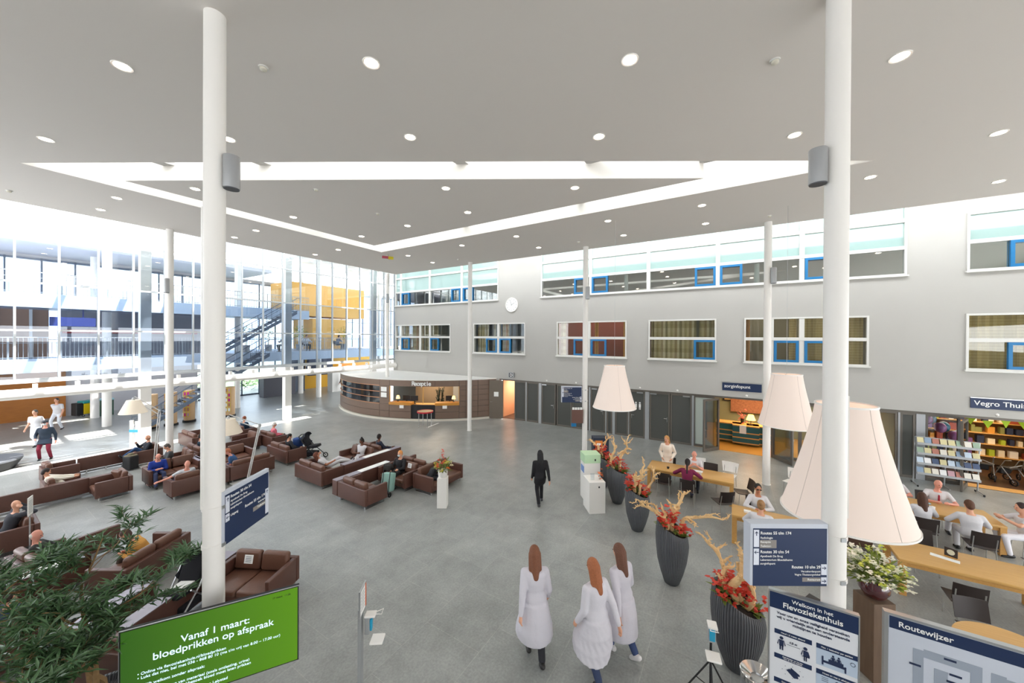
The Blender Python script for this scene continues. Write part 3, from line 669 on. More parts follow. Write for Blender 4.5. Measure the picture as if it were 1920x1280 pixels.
for (x, y, z, lab) in ((4.9, 19.2, 7.0, 'thin column at the glass wall'), (15.95, 19.77, 7.6, 'column behind the reception roof'), (15.95, 5.87, 7.1, 'thin column before the upper window strip'), (15.95, -1.06, 7.3, 'thin column near the lampshades')):
    speaker(x-.14, y-.16, z, .09, .55, 'small grey loudspeaker on the '+lab)
# conduit + cable ties on the two big columns
for (x, y, s, z0, z1, lab) in ((1.94, 5.87, -1, 3.0, 7.0, 'left'), (5.88, -1.08, 1, 3.1, 4.6, 'right')):
    q = V((x, y))+V((ex.x, ex.y))*s*.12-V((fx.x, fx.y))*.03
    mb = MB(); mb.box(q.x-.022, q.x+.022, q.y-.022, q.y+.022, z0, z1); o = mb.build('cable_conduit', M_WHITE); tag(o, 'thin white cable conduit running up the big %s column' % lab, 'conduit')
# ================================================================== SOFAS
def sofa(x, y, ang, w, label, d=.84, n=None, cush=True, back=True, group='brown leather lounge sofas', bh=.62):
    n = n or (1 if w < 1.1 else 2)
    t = thing('sofa', (x, y, 0), R(ang), label, 'sofa', group); a = .1
    mb = MB(); mb.rbox(0, a, 0, w, .12, bh, .02); mb.build('backrest', M_LEATHER, t, smooth=True)
    for y0 in (0, w-a):
        mb = MB(); mb.rbox(a+.002, d, y0, y0+a, .12, bh, .02); mb.build('armrest', M_LEATHER, t, smooth=True)
    mb = MB(); mb.rbox(a+.002, d-.02, a+.002, w-a-.002, .13, .27, .02); mb.build('seat_base', M_LEATHER, t, smooth=True)
    cw = (w-2*a-.01)/n
    for k in range(n):
        mb = MB(); y0 = a+.005+cw*k; mb.rbox(a+.02, d+.01, y0+.004, y0+cw-.004, .272, .4, .045, 4); mb.build('seat_cushion', M_LEATHER2, t, smooth=True)
    if cush:
        for k in range(n):
            y0 = a+.005+cw*k; mb = MB(); mb.m = Matrix.Translation((a+.03, 0, .4)) @ Matrix.Rotation(R(-9), 4, 'Y')
            mb.rbox(0, .15, y0+.012, y0+cw-.012, .0, .37, .06, 4); mb.build('back_cushion', M_LEATHER2, t, smooth=True)
    for y0 in (.07, w-.09):
        mb = MB(); mb.box(.05, .08, y0, y0+.025, .012, .13); mb.box(d-.1, d-.07, y0, y0+.025, .012, .13); mb.box(.05, d-.07, y0, y0+.025, 0, .012); mb.build('sled_leg', M_CHROME, t)
    return t
M_LEDGE = mat('lilac_grey_laminate', '#8f8793', .3)
def ledge(x, y, ang, L, wd, label, white=None, top=.62):
    t = thing('ledge_table', (x, y, 0), R(ang), label, 'side table', 'low ledges between the sofas')
    mb = MB(); mb.rbox(0, L, 0, wd, .13, top-.012, .012); mb.build('body', M_LEATHER, t, smooth=True); mb = MB(); mb.box(.005, L-.005, .005, wd-.005, top-.012, top); mb.build('top', M_LEDGE, t)
    for q in (.15, L-.2):
        mb = MB(); mb.box(q, q+.03, .03, wd-.03, 0, .13); mb.build('leg', M_CHROME, t)
    if white: mb = MB(); mb.box(white[0], white[1], .01, wd-.01, top, top+.004); mb.build('white_glare', M_PAPER, t)  # white strip paints the glare on the ledge top
    return t
def screen_panel(x, y, ang, L, label, thk=.1):
    t = thing('sofa_side_panel', (x, y, 0), R(ang), label, 'sofa panel', 'long low panels linking sofas'); mb = MB(); mb.rbox(0, L, 0, thk, .14, .62, .015); mb.build('panel', M_LEATHER, t, smooth=True)
    mb = MB(); mb.box(.0, L, thk+.005, thk+.03, .03, .1); mb.build('rail', M_GREYMETAL, t)
    for q in (.2, L/2, L-.2): mb = MB(); mb.box(q, q+.04, .02, thk-.02, 0, .14); mb.build('leg', M_CHROME, t)
# centre groups
sofa(6.95, 12.0, 0, 1.75, 'brown sofa seen from behind with a person in white reclining on it')
ledge(7.8, 12.0, 0, 2.62, .26, 'long lilac-topped ledge with a white cup, before the nurse', (.9, 2.1))
sofa(9.5, 13.68, 180, 1.38, 'brown sofa where the dark-haired nurse in white sits')
sofa(9.53, 12.3, 0, 1.38, 'brown sofa holding a person in dark navy, back to the nurse')
sofa(6.82, 9.45, 0, 1.4, 'front brown sofa with two empty seat cushions, nearest the open floor')
ledge(6.82, 10.88, 0, 2.15, .27, 'lilac-topped ledge beside the green shopping trolley', (.9, 2.1))
sofa(9.2, 10.85, 180, 1.4, 'brown sofa where the blonde woman in black sits')
sofa(9.23, 9.4, 0, 1.4, 'brown sofa back to back with the blonde woman in black')
sofa(8.62, 9.35, -90, 1.62, 'brown sofa behind the white flower pedestal', d=.9)
# stroller group
sofa(7.45, 15.4, 0, 1.6, 'brown sofa beside the black stroller')
sofa(8.1, 18.0, 0, 1.5, 'brown sofa of the white-haired person in pink')
sofa(8.07, 19.9, 180, 1.0, 'single brown seat with a side panel, left of the person in pink')
screen_panel(5.7, 18.8, 0, 1.5, 'low brown panel left of the person in pink')
sofa(7.9, 20.75, 0, 1.4, 'brown sofa of the person in patterned navy top')
sofa(6.1, 20.9, 0, 1.8, 'empty brown sofa farthest back, next to the brochure columns')
# middle-left group
sofa(6.95, 15.2, 90, 1.45, 'right half of the long brown sofa, behind the big left column')
sofa(5.48, 15.2, 90, 1.55, 'left half of the long brown sofa, man in pale shirt on it')
sofa(5.55, 17.75, -90, 1.4, 'brown sofa with light cushion facing the man in the blue polo')
sofa(3.82, 17.85, -90, 1.5, 'brown sofa where the man in the royal blue sweater sits')
ledge(5.34, 17.0, 90, .84, .2, 'small lilac-topped ledge left of the big left column')
sofa(5.45, 18.2, 0, 1.5, 'brown sofa of the masked man reading a newspaper')
sofa(5.42, 19.0, 180, 1.1, 'brown sofa of the man with glasses in grey', n=2)
# left group
sofa(1.9, 20.25, 0, .85, 'single brown seat with a loose cushion, near the standing man')
screen_panel(2.78, 21.0, 0, 1.4, 'long low brown panel behind the black trolley bag')
sofa(4.98, 21.12, 180, .85, 'single brown seat of the bald man in a dark jacket')
sofa(1.72, 18.05, 0, .85, 'single brown seat of the person in white leaning back')
screen_panel(-.9, 17.93, 0, 4.36, 'longest low brown panel at the left, running past the single seats')
sofa(3.45, 17.93, 180, .88, 'single brown seat with a square cushion, in front of the blue sweater')
sofa(1.35, 15.6, 180, .95, 'brown seat at the left edge with a bald man')
# near rotated group
sofa(3.45, 9.1, 207, 1.4, 'front brown two-seater with a small white notice on its cushion', d=.86)
ledge(3.31, 9.37, 207, 2.1, .27, 'lilac-topped ledge behind the near pushchair', (.5, 1.3))
sofa(3.2, 11.0, 122, 1.45, 'brown sofa of the man in the mustard yellow shirt')
sofa(.95, 11.75, 10, 1.3, 'brown sofa of the grey-bearded man')
screen_panel(1.45, 12.75, 8, .95, 'short brown panel above the leafy tree')
ledge(.55, 11.5, 5, 1.1, .35, 'lilac-topped ledge between the tree and the grey-bearded man', (.3, .9))
sofa(.87, 9.6, 117, 1.4, 'brown sofa behind the leafy tree at the lower left')
sofa(1.5, 7.4, 27, 1.38, 'nearest brown sofa, half hidden by tree and green screen')
ledge(.86, 8.63, 27, 1.5, .3, 'lilac ledge at the corner of the nearest sofa')
# small white notices on cushions
for x, y, z, rz, lab in ((3.34, 8.38, .66, R(207), 'small white notice on the front two-seater'), (8.93, 9.85, .6, R(180), 'small white notice on the sofa next to the blonde woman')):
    t = thing('paper_notice', (x, y, z), rz, lab, 'notice'); mb = MB(); mb.m = Matrix.Rotation(R(-12), 4, 'Y'); mb.box(0, .01, -.09, .09, 0, .16); sh_ = mb.build('sheet', M_PAPER, t)
    mb = MB(); mb.m = Matrix.Rotation(R(-12), 4, 'Y'); [mb.box(.0101, .0115, -.06, .06, .03+k*.03, .038+k*.03) for k in range(4)]; mb.build('printed_lines', M_NAVY, sh_)
# loose square cushions
for (x, y, rz, lab) in ((2.05, 20.65, 10, 'square brown cushion on the single seat near the standing man'), (3.2, 17.5, 20, 'square brown cushion in front of the blue sweater'), (9.12, 13.32, 170, 'square brown cushion beside the nurse')):
    mb = MB(); mb.m = Matrix.Rotation(R(rz), 4, 'Z') @ Matrix.Rotation(R(-20), 4, 'Y'); mb.rbox(0, .13, -.2, .2, 0, .38, .06, 4); o = mb.build('cushion', M_LEATHER2, smooth=True); o.location = (x, y, .42); tag(o, lab, 'cushion')
mb = MB(); mb.lathe([(.025, 0), (.035, .09), (.03, .09), (.02, .01)], 16); o = mb.build('paper_cup', M_WHITE, smooth=True); o.location = (8.35, 12.14, .625); tag(o, 'white paper cup on the ledge in front of the nurse', 'cup')
# ================================================================== TABLES AND CHAIRS
def table(x0, x1, y0, y1, label):
    t = thing('long_table', ((x0+x1)/2, (y0+y1)/2, 0), 0, label, 'table', 'long oak cafe tables'); a, b = (x1-x0)/2, (y1-y0)/2
    mb = MB(); mb.rbox(-a, a, -b, b, .69, .75, .008, 2); mb.build('tabletop', M_OAKT, t, smooth=True)
    mb = MB(); q = .05; mb.box(-a+q, a-q, -b+q, -b+q+.03, .6, .69); mb.box(-a+q, a-q, b-q-.03, b-q, .6, .69); mb.box(-a+q, -a+q+.03, -b+q, b-q, .6, .69); mb.box(a-q-.03, a-q, -b+q, b-q, .6, .69); mb.build('apron', M_OAK, t)
    for sx in (-1, 1):
        for sy in (-1, 1):
            mb = MB(); cx, cy = sx*(a-.06), sy*(b-.06); mb.box(cx-.055, cx+.055, cy-.055, cy+.055, 0, .69); mb.build('leg', M_OAK, t, bevel=.004)
    return t
M_OAKT = wood_mat('oak_tabletop', '#dfb36e', '#c8954f', .35, (14, 1, 14))
table(13.2, 14.1, 0-.05, 2.55, 'long oak table by the grey wall, woman in burgundy at it')
table(10.85, 11.55, -2.1, 0, 'oak table partly hidden behind the navy directional sign')
table(13.75, 14.75, -5.72, -3.9, 'oak table full of staff in white uniforms')
table(10.55, 11.55, -5.1, -2.97, 'empty long oak table carrying a small clock-like stand')
t = thing('round_table', (8.25, -3.55, 0), 0, 'round oak table behind the route board at the lower right', 'table'); mb = MB(); mb.cyl(0, 0, .71, .75, .62, n=48); mb.build('tabletop', M_OAKT, t); mb = MB(); mb.cyl(0, 0, 0, .03, .3); mb.cyl(0, 0, .03, .71, .04); mb.build('pedestal', M_GREYMETAL, t, smooth=True)
def chair(x, y, ang, label, white=False):
    t = thing('cafe_chair', (x, y, 0), R(ang), label, 'chair', 'white shell chairs' if white else 'dark brown cafe chairs'); m = M_WHITE if white else M_CHAIR
    n = 8; W = .22
    # seat: gently dished sheet
    def sheet(f, k0, k1, th_):
        rings = []
        for i in range(n+1):
            s = k0+(k1-k0)*i/n; top = []; bot = []
            for j in range(7):
                u = -1+2*j/6; p = f(s, u); top.append(p[0]); bot.append(p[1])
            rings.append(top+bot[::-1])
        mb = MB(); mb.loft(rings); return mb
    def seat(s, u):
        x_ = -.2+.42*s; z = .45-.015*(1-u*u)+.02*s*s; y_ = u*(W-.01*s); return (x_, y_, z), (x_, y_, z-.012)
    def backf(s, u):
        z = .5+.34*s; x_ = -.21-.07*s-(.05 if white else .03)*(1-u*u)+.02; y_ = u*(W+.0*s+(.05*s if white else 0)); return (x_, y_, z), (x_-.012, y_, z)
    sheet(seat, 0, 1, .012).build('seat', m, t, smooth=True); sheet(backf, 0, 1, .012).build('backrest', m, t, smooth=True)
    lm = M_CHROME if white else M_LEG
    for s in (-1, 1):
        mb = MB(); mb.tube([(.2, s*.19, 0), (.17, s*.18, .43)], .011, 8); mb.build('leg', lm, t, smooth=True)
        mb = MB(); mb.tube([(-.24, s*.19, 0), (-.2, s*.18, .44), (-.26, s*.18, .72)], .011, 8); mb.build('leg', lm, t, smooth=True)
    mb = MB(); mb.box(-.2, .18, -.18, -.165, .42, .435); mb.box(-.2, .18, .165, .18, .42, .435); mb.box(-.2, -.185, -.165, .165, .42, .435); mb.build('seat_frame', lm, t)
    return t
for a in ((12.95, 1.95, 0, 'dark chair left of the woman in burgundy'), (12.75, 1.2, 0, 'dark chair the woman in burgundy sits on'), (12.35, .25, 35, 'dark chair turned sideways at the near corner of the far oak table'),
          (14.25, 2.0, 180, 'dark chair under the hands of the blonde standing woman'), (14.35, .65, 180, 'dark chair on the wall side of the far oak table'), (13.45, -.3, 110, 'dark chair at the end of the far oak table'), (14.35, 1.15, 180, 'dark chair under the old man in white')): chair(*a)
chair(14.75, 1.0, 200, 'white shell chair by the grey wall, left of the pair', True); chair(14.85, .1, 170, 'white shell chair by the grey wall, right of the pair', True)
chair(15.3, -1.75, 150, 'white shell chair beside the thin column, half behind the lampshade', True)
for a in ((11.95, -.55, 180, 'dark chair of the woman in a white coat and glasses'), (10.45, -.6, 0, 'dark chair of the person with tied blond hair'), (10.3, -1.75, 10, 'dark chair hidden behind the navy directional sign'),
          (13.3, -4.15, 0, 'dark chair of the woman with long curly hair'), (13.05, -5.0, 0, 'dark chair of the staff member seen from behind'), (12.6, -5.75, 20, 'dark chair in front of the oak table, near the right edge'),
          (14.0, -6.15, 95, 'dark chair of the gesturing woman at the right edge'), (15.1, -4.85, 180, 'dark chair of the bald man with red tie'), (15.2, -4.05, 180, 'dark chair half hidden behind the biggest lampshade'),
          (10.15, -3.7, 0, 'dark chair on the near side of the empty oak table, left one'), (10.1, -4.75, 0, 'dark chair on the near side of the empty oak table, right one'), (11.95, -3.75, 180, 'dark chair on the far side of the empty oak table'),
          (11.15, -2.5, -90, 'dark chair at the left end of the empty oak table'), (9.15, -3.55, 190, 'dark chair behind the round oak table'), (8.45, -1.35, 60, 'grey-seated chair behind the big right column'), (9.0, -4.6, 120, 'dark chair at the right edge by the round table')): chair(*a)
# brown planter boxes between the tables
for x, y, lab, gx in ((12.6, -2.65, 'brown square box under the biggest lampshade', 0), (11.6, -1.9+.9-1.6, '', 1)):
    if gx: continue
    t = thing('planter_box', (x, y, 0), 0, lab, 'box'); mb = MB(); mb.rbox(-.3, .3, -.35, .35, 0, .72, .01, 2); mb.build('body', mat('brown_box', '#5d4337', .5), t); mb = MB(); mb.box(-.27, .27, -.32, .32, .72, .725); mb.build('top', M_CHAIR, t)
# things on tables
def small(name, x, y, z, fn, m, lab, cat, smooth=True, rz=0):
    mb = MB(); fn(mb); o = mb.build(name, m, smooth=smooth); o.location = (x, y, z); o.rotation_euler = (0, 0, rz); tag(o, lab, cat); return o
small('cup', 13.45, 1.9, .752, lambda m: m.lathe([(.03, 0), (.045, .06), (.04, .06), (.025, .01)], 16), M_DARK, 'small black bowl near the left end of the far oak table', 'bowl')
small('cup', 13.4, .9, .752, lambda m: m.lathe([(.03, 0), (.04, .06), (.036, .06), (.025, .01)], 16), M_PAPER, 'white cup right of the woman in burgundy', 'cup')
small('paper_sheet', 13.75, 1.0, .752, lambda m: m.box(-.1, .1, -.15, .15, 0, .003), M_PAPER, 'white papers before the old man in white', 'paper', False)
small('napkin_pack', 11.2, -.35, .752, lambda m: m.box(-.06, .06, -.08, .08, 0, .04), M_PAPER, 'white napkin pack on the oak table next to the navy sign', 'napkin', False)
small('cup', 14.1, -4.6, .752, lambda m: m.lathe([(.03, 0), (.04, .07), (.036, .07), (.025, .01)], 16), M_PAPER, 'white cup in the middle of the staff table', 'cup')
small('face_mask', 14.5, -4.6, .752, lambda m: m.rbox(-.05, .05, -.08, .08, 0, .02, .01), mat('mask_blue', '#9cc6e0', .8), 'blue face mask lying before the bald man with red tie', 'mask')
small('napkin', 13.9, -5.3, .752, lambda m: m.rbox(-.06, .06, -.07, .07, 0, .02, .01), M_PAPER, 'white napkin by the elbow of the staff member seen from behind', 'napkin')
p = fl(1783, 1045, .75)
t = thing('table_clock', (p.x, p.y, .752), R(150), 'small dark framed clock-like stand on the empty oak table', 'clock'); mb = MB(); mb.box(-.012, .012, -.09, .09, .02, .19); mb.build('frame', M_CHAIR, t); mb = MB(); mb.m = Matrix.Translation((.013, 0, .11)) @ Matrix.Rotation(R(90), 4, 'Y'); mb.cyl(0, 0, 0, .003, .055); mb.build('dial', mat('cream_dial', '#cfcdb8', .5), t); mb = MB(); mb.box(-.04, .04, -.09, .09, 0, .02); mb.build('base', M_OAK, t)
small('leaflet', p.x-.1, p.y+.12, .752, lambda m: m.box(-.07, .07, -.2, .2, 0, .003), M_PAPER, 'white leaflet with red print lying on the empty oak table', 'leaflet', False, R(-20))
# ================================================================== GIANT LAMPSHADES
M_SHADE = mat('cream_shade_fabric', '#dccfc6', .85, emit='#ffe3d2', es=.12)
def giant(x, y, z, D, h, lab, tr=.47):
    t = thing('giant_lampshade', (x, y, z), 0, lab, 'lamp', 'giant hanging lampshades'); Rb = D/2; Rt = Rb*tr; prof = []
    for i in range(13):
        s = i/12; prof.append((Rt+(Rb-Rt)*((1-s)**1.22), h*s))
    mb = MB(); mb.lathe(prof, 56, cap=False); mb.lathe([(r-.008, q) for r, q in reversed(prof)], 56, cap=False); mb.build('shade', M_SHADE, t, smooth=True, auto=80)
    for zz, rr in ((0, Rb), (h, Rt)):
        mb = MB(); mb.lathe([(rr-.012, zz-.012), (rr+.01, zz-.012), (rr+.01, zz+.014), (rr-.012, zz+.014)], 56, cap=False); mb.build('rim_band', M_WHITE, t, smooth=True)
    mb = MB()
    for k in range(3): mb.tube([(0, 0, h-.06), (Rt*cos(k*2.094), Rt*sin(k*2.094), h-.02)], .01, 6)
    mb.build('spider_frame', M_CHROME, t)
    mb = MB(); mb.cyl(0, 0, h-.06, ZC-z, .004, n=6); mb.build('cable', M_GREYMETAL, t)
    mb = MB(); mb.ell((0, 0, h*.45), .09, .09, .12); mb.build('bulb', mat('bulb_glow', '#fff0e0', .5, emit='#ffe0c0', es=20), t, smooth=True)
    for k in range(4):
        a = k*pi/2+.6; mb = MB(); mb.tube([((r+.001)*cos(a), (r+.001)*sin(a), q) for r, q in prof], .003, 4); mb.build('seam', mat('seam_grey', '#c9beb6', .8), t)
giant(7.04, -1.41, 2.72, 1.5, 1.62, 'biggest hanging cream lampshade, behind the big right column', .46)
giant(14.3, -1.46, 2.55, 1.5, 1.62, 'hanging cream lampshade between the two other lampshades', .54)
giant(12.9, 3.64, 2.8, 1.5, 1.5, 'leftmost hanging cream lampshade, in front of dark doors', .48)
# ================================================================== PLANTERS
def planter_mat():
    m, n, l, b = node_mat('ribbed_charcoal'); b.inputs['Base Color'].default_value = (*lin('#4b4d51'), 1); b.inputs['Roughness'].default_value = .55
    tc = n.new('ShaderNodeTexCoord'); wv = n.new('ShaderNodeTexWave'); wv.wave_type = 'BANDS'; wv.bands_direction = 'X'; wv.inputs['Scale'].default_value = 1; wv.inputs['Distortion'].default_value = 3; wv.inputs['Detail'].default_value = 1
    sp = n.new('ShaderNodeSeparateXYZ'); l.new(tc.outputs['Object'], sp.inputs[0]); at = n.new('ShaderNodeMath'); at.operation = 'ARCTAN2'; l.new(sp.outputs[1], at.inputs[0]); l.new(sp.outputs[0], at.inputs[1])
    cb = n.new('ShaderNodeCombineXYZ'); mu = n.new('ShaderNodeMath'); mu.operation = 'MULTIPLY'; mu.inputs[1].default_value = 3.2; l.new(at.outputs[0], mu.inputs[0]); l.new(mu.outputs[0], cb.inputs[0]); l.new(sp.outputs[2], cb.inputs[2])
    l.new(cb.outputs[0], wv.inputs['Vector'])
    bp = n.new('ShaderNodeBump'); bp.inputs['Strength'].default_value = .9; bp.inputs['Distance'].default_value = .02; l.new(wv.outputs['Fac'], bp.inputs['Height']); l.new(bp.outputs[0], b.inputs['Normal'])
    mx = n.new('ShaderNodeMix'); mx.data_type = 'RGBA'; mx.inputs[6].default_value = (*lin('#3c3e42'), 1); mx.inputs[7].default_value = (*lin('#6c6e72'), 1); l.new(wv.outputs['Fac'], mx.inputs[0]); l.new(mx.outputs[2], b.inputs['Base Color'])
    return m
M_POT = planter_mat(); M_SOIL = mat('dark_soil', '#2c211a', .95); M_CORAL = mat('tan_branch', '#e0bc88', .7, var=.18, vscale=20)
M_RED = mat('coral_red_petals', '#d2402e', .6, var=.2, vscale=30); M_LEAFG = mat('fresh_green_leaf', '#6b7d2e', .5, var=.3, vscale=12)
sd = V((ex.x, ex.y)); fd = V((fx.x, fx.y))
def leafquad(mb, p, d, L, w, up=V((0, 0, 1)), bend=.25):
    p = V(p); d = V(d).normalized(); s = d.cross(up)
    s = s.normalized() if s.length > .01 else V((1, 0, 0)); nn = s.cross(d)
    a = p; b = p+d*L*.45+s*w/2+nn*L*bend*.4; c = p+d*L*.45-s*w/2+nn*L*bend*.4; e = p+d*L-nn*L*bend*.1; m = p+d*L*.45+nn*L*(bend*.4-.04)
    mb.add([a, b, m, c, e], [(0, 2, 1), (0, 3, 2), (1, 2, 4), (2, 3, 4)])
def flowercl(mb, c, n, r, s):
    for i in range(n):
        q = V(c)+V((random.gauss(0, r), random.gauss(0, r), random.gauss(0, r)))
        for k in range(4):
            a = random.uniform(0, 6.28); leafquad(mb, q, (cos(a), sin(a), random.uniform(-.3, .6)), s, s*.8)
def branch(mb, p, d, L, r, depth, seed):
    rnd = random.Random(seed); pts = [V(p)]; rs = [r]; d = V(d).normalized(); D0 = d.copy(); n = 12
    for i in range(n):
        d = (d*.95+D0*.3+V((rnd.gauss(0, .42), rnd.gauss(0, .42), rnd.gauss(.02, .3)))).normalized(); pts.append(pts[-1]+d*L/n); rs.append(r*(1-.6*(i+1)/n)*(.9+.45*rnd.random()))
        if depth and i >= 2 and rnd.random() < (.75 if depth > 1 else .8):
            sdv = (d+V((rnd.gauss(0, .9), rnd.gauss(0, .9), rnd.gauss(.1, .6)))).normalized(); branch(mb, pts[-1], sdv, L*rnd.uniform(.16, .3), rs[-1]*.8, depth-1, rnd.random())
    mb.tube(pts, rs, 6)
def planter(x, y, h, lab, seed, stems, lean=(0, 0, 1), rad=.3):
    rad *= 1.08
    t = thing('tall_planter', (x, y, 0), 0, lab, 'planter', 'ribbed charcoal planters with coral branches'); H = h
    prof = [(.0, .0), (rad*.38, 0), (rad*.46, .02), (rad*.68, H*.2), (rad*.88, H*.42), (rad*.98, H*.66), (rad*1.0, H*.78), (rad*.96, H*.92), (rad*.9, H), (rad*.82, H), (rad*.86, H*.9), (.0, H*.9)]
    n = 40; rings = []
    for r, z in prof:
        ring = []
        for k in range(n):
            px_, py_ = max(r, .002)*cos(2*pi*k/n), max(r, .002)*sin(2*pi*k/n); f = max(0, (z-.55*H)/(.45*H)); ring.append((px_, py_, z-f*.42*(px_*sd.x+py_*sd.y)-f*.22*(-px_*fd.x-py_*fd.y)))
        rings.append(ring)
    mb = MB(); mb.loft(rings); mb.build('pot', M_POT, t, smooth=True, auto=70)
    def rimz(a, b): return H*.94-.42*(a*sd.x+b*sd.y)-.22*(-a*fd.x-b*fd.y)
    mb = MB(); mb.loft([[(rad*.84*cos(2*pi*k/24), rad*.84*sin(2*pi*k/24), rimz(rad*.84*cos(2*pi*k/24), rad*.84*sin(2*pi*k/24))+e) for k in range(24)] for e in (-.02, 0)]); mb.build('soil', M_SOIL, t)
    rnd = random.Random(seed); mb = MB()
    for q in stems: branch(mb, (q[0], q[1], rimz(q[0], q[1])), q[2], q[3], (q[4] if len(q) > 4 else .03)*1.25, 2, rnd.random())
    mb.build('coral_branch', M_CORAL, t, smooth=True)
    random.seed(seed)
    for k, (a, b, c) in enumerate(((-.13, .1, .24), (.0, -.02, .3), (.14, -.1, .2), (-.2, -.05, .14))):
        v = sd*a*rad/.3+fd*b; mb = MB(); base = V((v.x, v.y, rimz(v.x, v.y))); mb2 = MB(); flowercl(mb2, base+V((0, 0, c)), 15, .07, .085); mb2.build('flower_cluster', M_RED, t)
        mb.tube([base, base+V((.02, .01, c))], .006, 5)
        for j in range(9): aa = random.uniform(0, 6.28); leafquad(mb, base, (cos(aa), sin(aa), random.uniform(.1, .9)), random.uniform(.18, .3), .09)
        mb.build('leaf_cluster', M_LEAFG, t)
    return t
UP = (0, 0, 1)
def ld(r, u, f=0): v = sd*r+fd*f; return (v.x, v.y, u)
planter(12.51, 3.92, 1.1, 'farthest ribbed planter, behind the green-topped kiosk', 11, [(0, .05, ld(-.1, 1), 1.0), (-.05, .0, ld(-.4, 1), .8)], rad=.31)
planter(11.54, 3.14, 1.13, 'second farthest ribbed planter, right of the kiosk', 12, [(-.08, .1, ld(-.1, 1), .95, .035), (.08, -.05, ld(.25, 1), 1.1, .035)], rad=.31)
planter(10.2, 2.22, 1.1, 'middle ribbed planter of the five', 13, [(-.05, .05, ld(0, 1), 1.1, .038), (.05, -.1, ld(.3, 1), .9), (-.08, -.05, ld(-.3, 1), .7)], rad=.31)
planter(8.41, 1.1, 1.2, 'second nearest ribbed planter, branch reaching to the right', 14, [(-.1, .08, ld(-.15, 1), 1.05, .032), (.0, .0, ld(.15, 1), 1.0, .038), (.05, -.1, ld(.9, .45), 1.2, .03)], rad=.31)
planter(6.81, -.09, 1.12, 'nearest and largest ribbed planter', 15, [(.03, -.08, ld(-.35, 1, .1), 1.2, .055), (-.05, .0, ld(-.55, 1), 1.05, .035), (.0, -.12, ld(.1, 1), .9, .04)], rad=.36)
# ================================================================== PEDESTALS AND BOUQUETS
def bouquet(t, z, R_, cols, n, seed, tall=0, leaves=60, lc=None, hor=1.0, pl_=.05):
    random.seed(seed); mb = MB()
    for k in range(leaves):
        a = random.uniform(0, 6.28); e = random.uniform(-.1, 1.2); d = V((cos(a)*hor, sin(a)*hor, e)); leafquad(mb, V((0, 0, z))+d*R_*random.uniform(.1, .6), d, random.uniform(.1, .2), .05)
    for k in range(25):
        a = random.uniform(0, 6.28); mb.tube([(0, 0, z-.05), (R_*.7*cos(a)*hor, R_*.7*sin(a)*hor, z+R_*random.uniform(.2, .9))], .004, 4)
    mb.build('foliage', lc or M_LEAFG, t)
    for i, m in enumerate(cols):
        for k in range(n):
            a = random.uniform(0, 6.28); e = random.uniform(.15, 1.0); rr = R_*random.uniform(.6, 1.0); c = V((rr*cos(a)*hor*sqrt(max(0, 1-e*e*.7)), rr*sin(a)*hor*sqrt(max(0, 1-e*e*.7)), z+rr*e)); mb = MB(); flowercl(mb, c, 5, pl_*.5, pl_); mb.build('flower_cluster', m, t)
    if tall:
        mb = MB()
        for k in range(9): flowercl(mb, (0.02, 0.02, z+.35+k*.035), 3, .02, .035)
        mb.build('flower_spike', M_RED, t)
t = thing('white_pedestal', (8.34, 7.7, 0), YAW, 'slim white pedestal standing alone on the open floor', 'pedestal'); mb = MB(); mb.box(-.15, .15, -.15, .15, 0, .92); mb.build('column_body', M_WHITE, t, bevel=.006)
t = thing('flower_vase', (8.34, 7.7, .92), 0, 'white pot of red, orange and yellow flowers on the white pedestal', 'vase'); mb = MB(); mb.lathe([(.11, 0), (.14, .06), (.155, .22), (.14, .22), (.12, .05)], 28); mb.build('pot', M_WHITE, t, smooth=True)
bouquet(t, .24, .32, [M_RED, mat('orange_petals', '#e8762a', .6), mat('yellow_green_petals', '#c9c23a', .6), mat('cream_petals', '#e6d8b0', .6)], 5, 3, tall=1, hor=1.1)
p = fl(1637, 1262); 
t = thing('wooden_pedestal', (p.x, p.y, 0), YAW, 'rough brown wooden pedestal between the two info boards', 'pedestal')
ph = 1.0
for q_ in range(40):
    zz = .6+q_*.02; d = V((p.x, p.y, zz))-V((0, 0, HC)); dn_ = d.dot(_f); yy = CY+F*(-d.dot(_u2))/dn_
    if yy < 1120: ph = zz; break
mb = MB(); mb.box(-.17, .17, -.17, .17, 0, ph); mb.build('column_body', wood_mat('weathered_brown_wood', '#7c6450', '#5d4a3b', .7, (9, 9, 1)), t, bevel=.006)
t = thing('flower_vase', (p.x, p.y, ph), 0, 'round dark red glass vase with white and green flowers', 'vase'); mb = MB(); mb.lathe([(.05, .0), (.13, .03), (.19, .13), (.19, .22), (.15, .3), (.14, .3), (.17, .2), (.1, .05)], 32); mb.build('bowl', mat('dark_red_glass', '#4a0c18', .08, spec=.9, coat=.6), t, smooth=True)
bouquet(t, .3, .42, [mat('white_petals', '#f2f0e2', .6), mat('white_petals_small', '#e9ecd8', .6), mat('lime_petals', '#c4cf5a', .6)], 26, 5, leaves=260, hor=1.15, pl_=.045)
p = fl(1465, 895)
t = thing('flower_vase', (15.9, -2.5, .75), 0, 'white flowers standing beside the thin column near the blue glass', 'vase'); mb = MB(); mb.cyl(0, 0, -.75, .12, .05, .08); mb.build('stand', M_GREYMETAL, t, smooth=True)
bouquet(t, .15, .38, [mat('cream_yellow_petals', '#efe6b0', .6)], 16, 8, leaves=60)
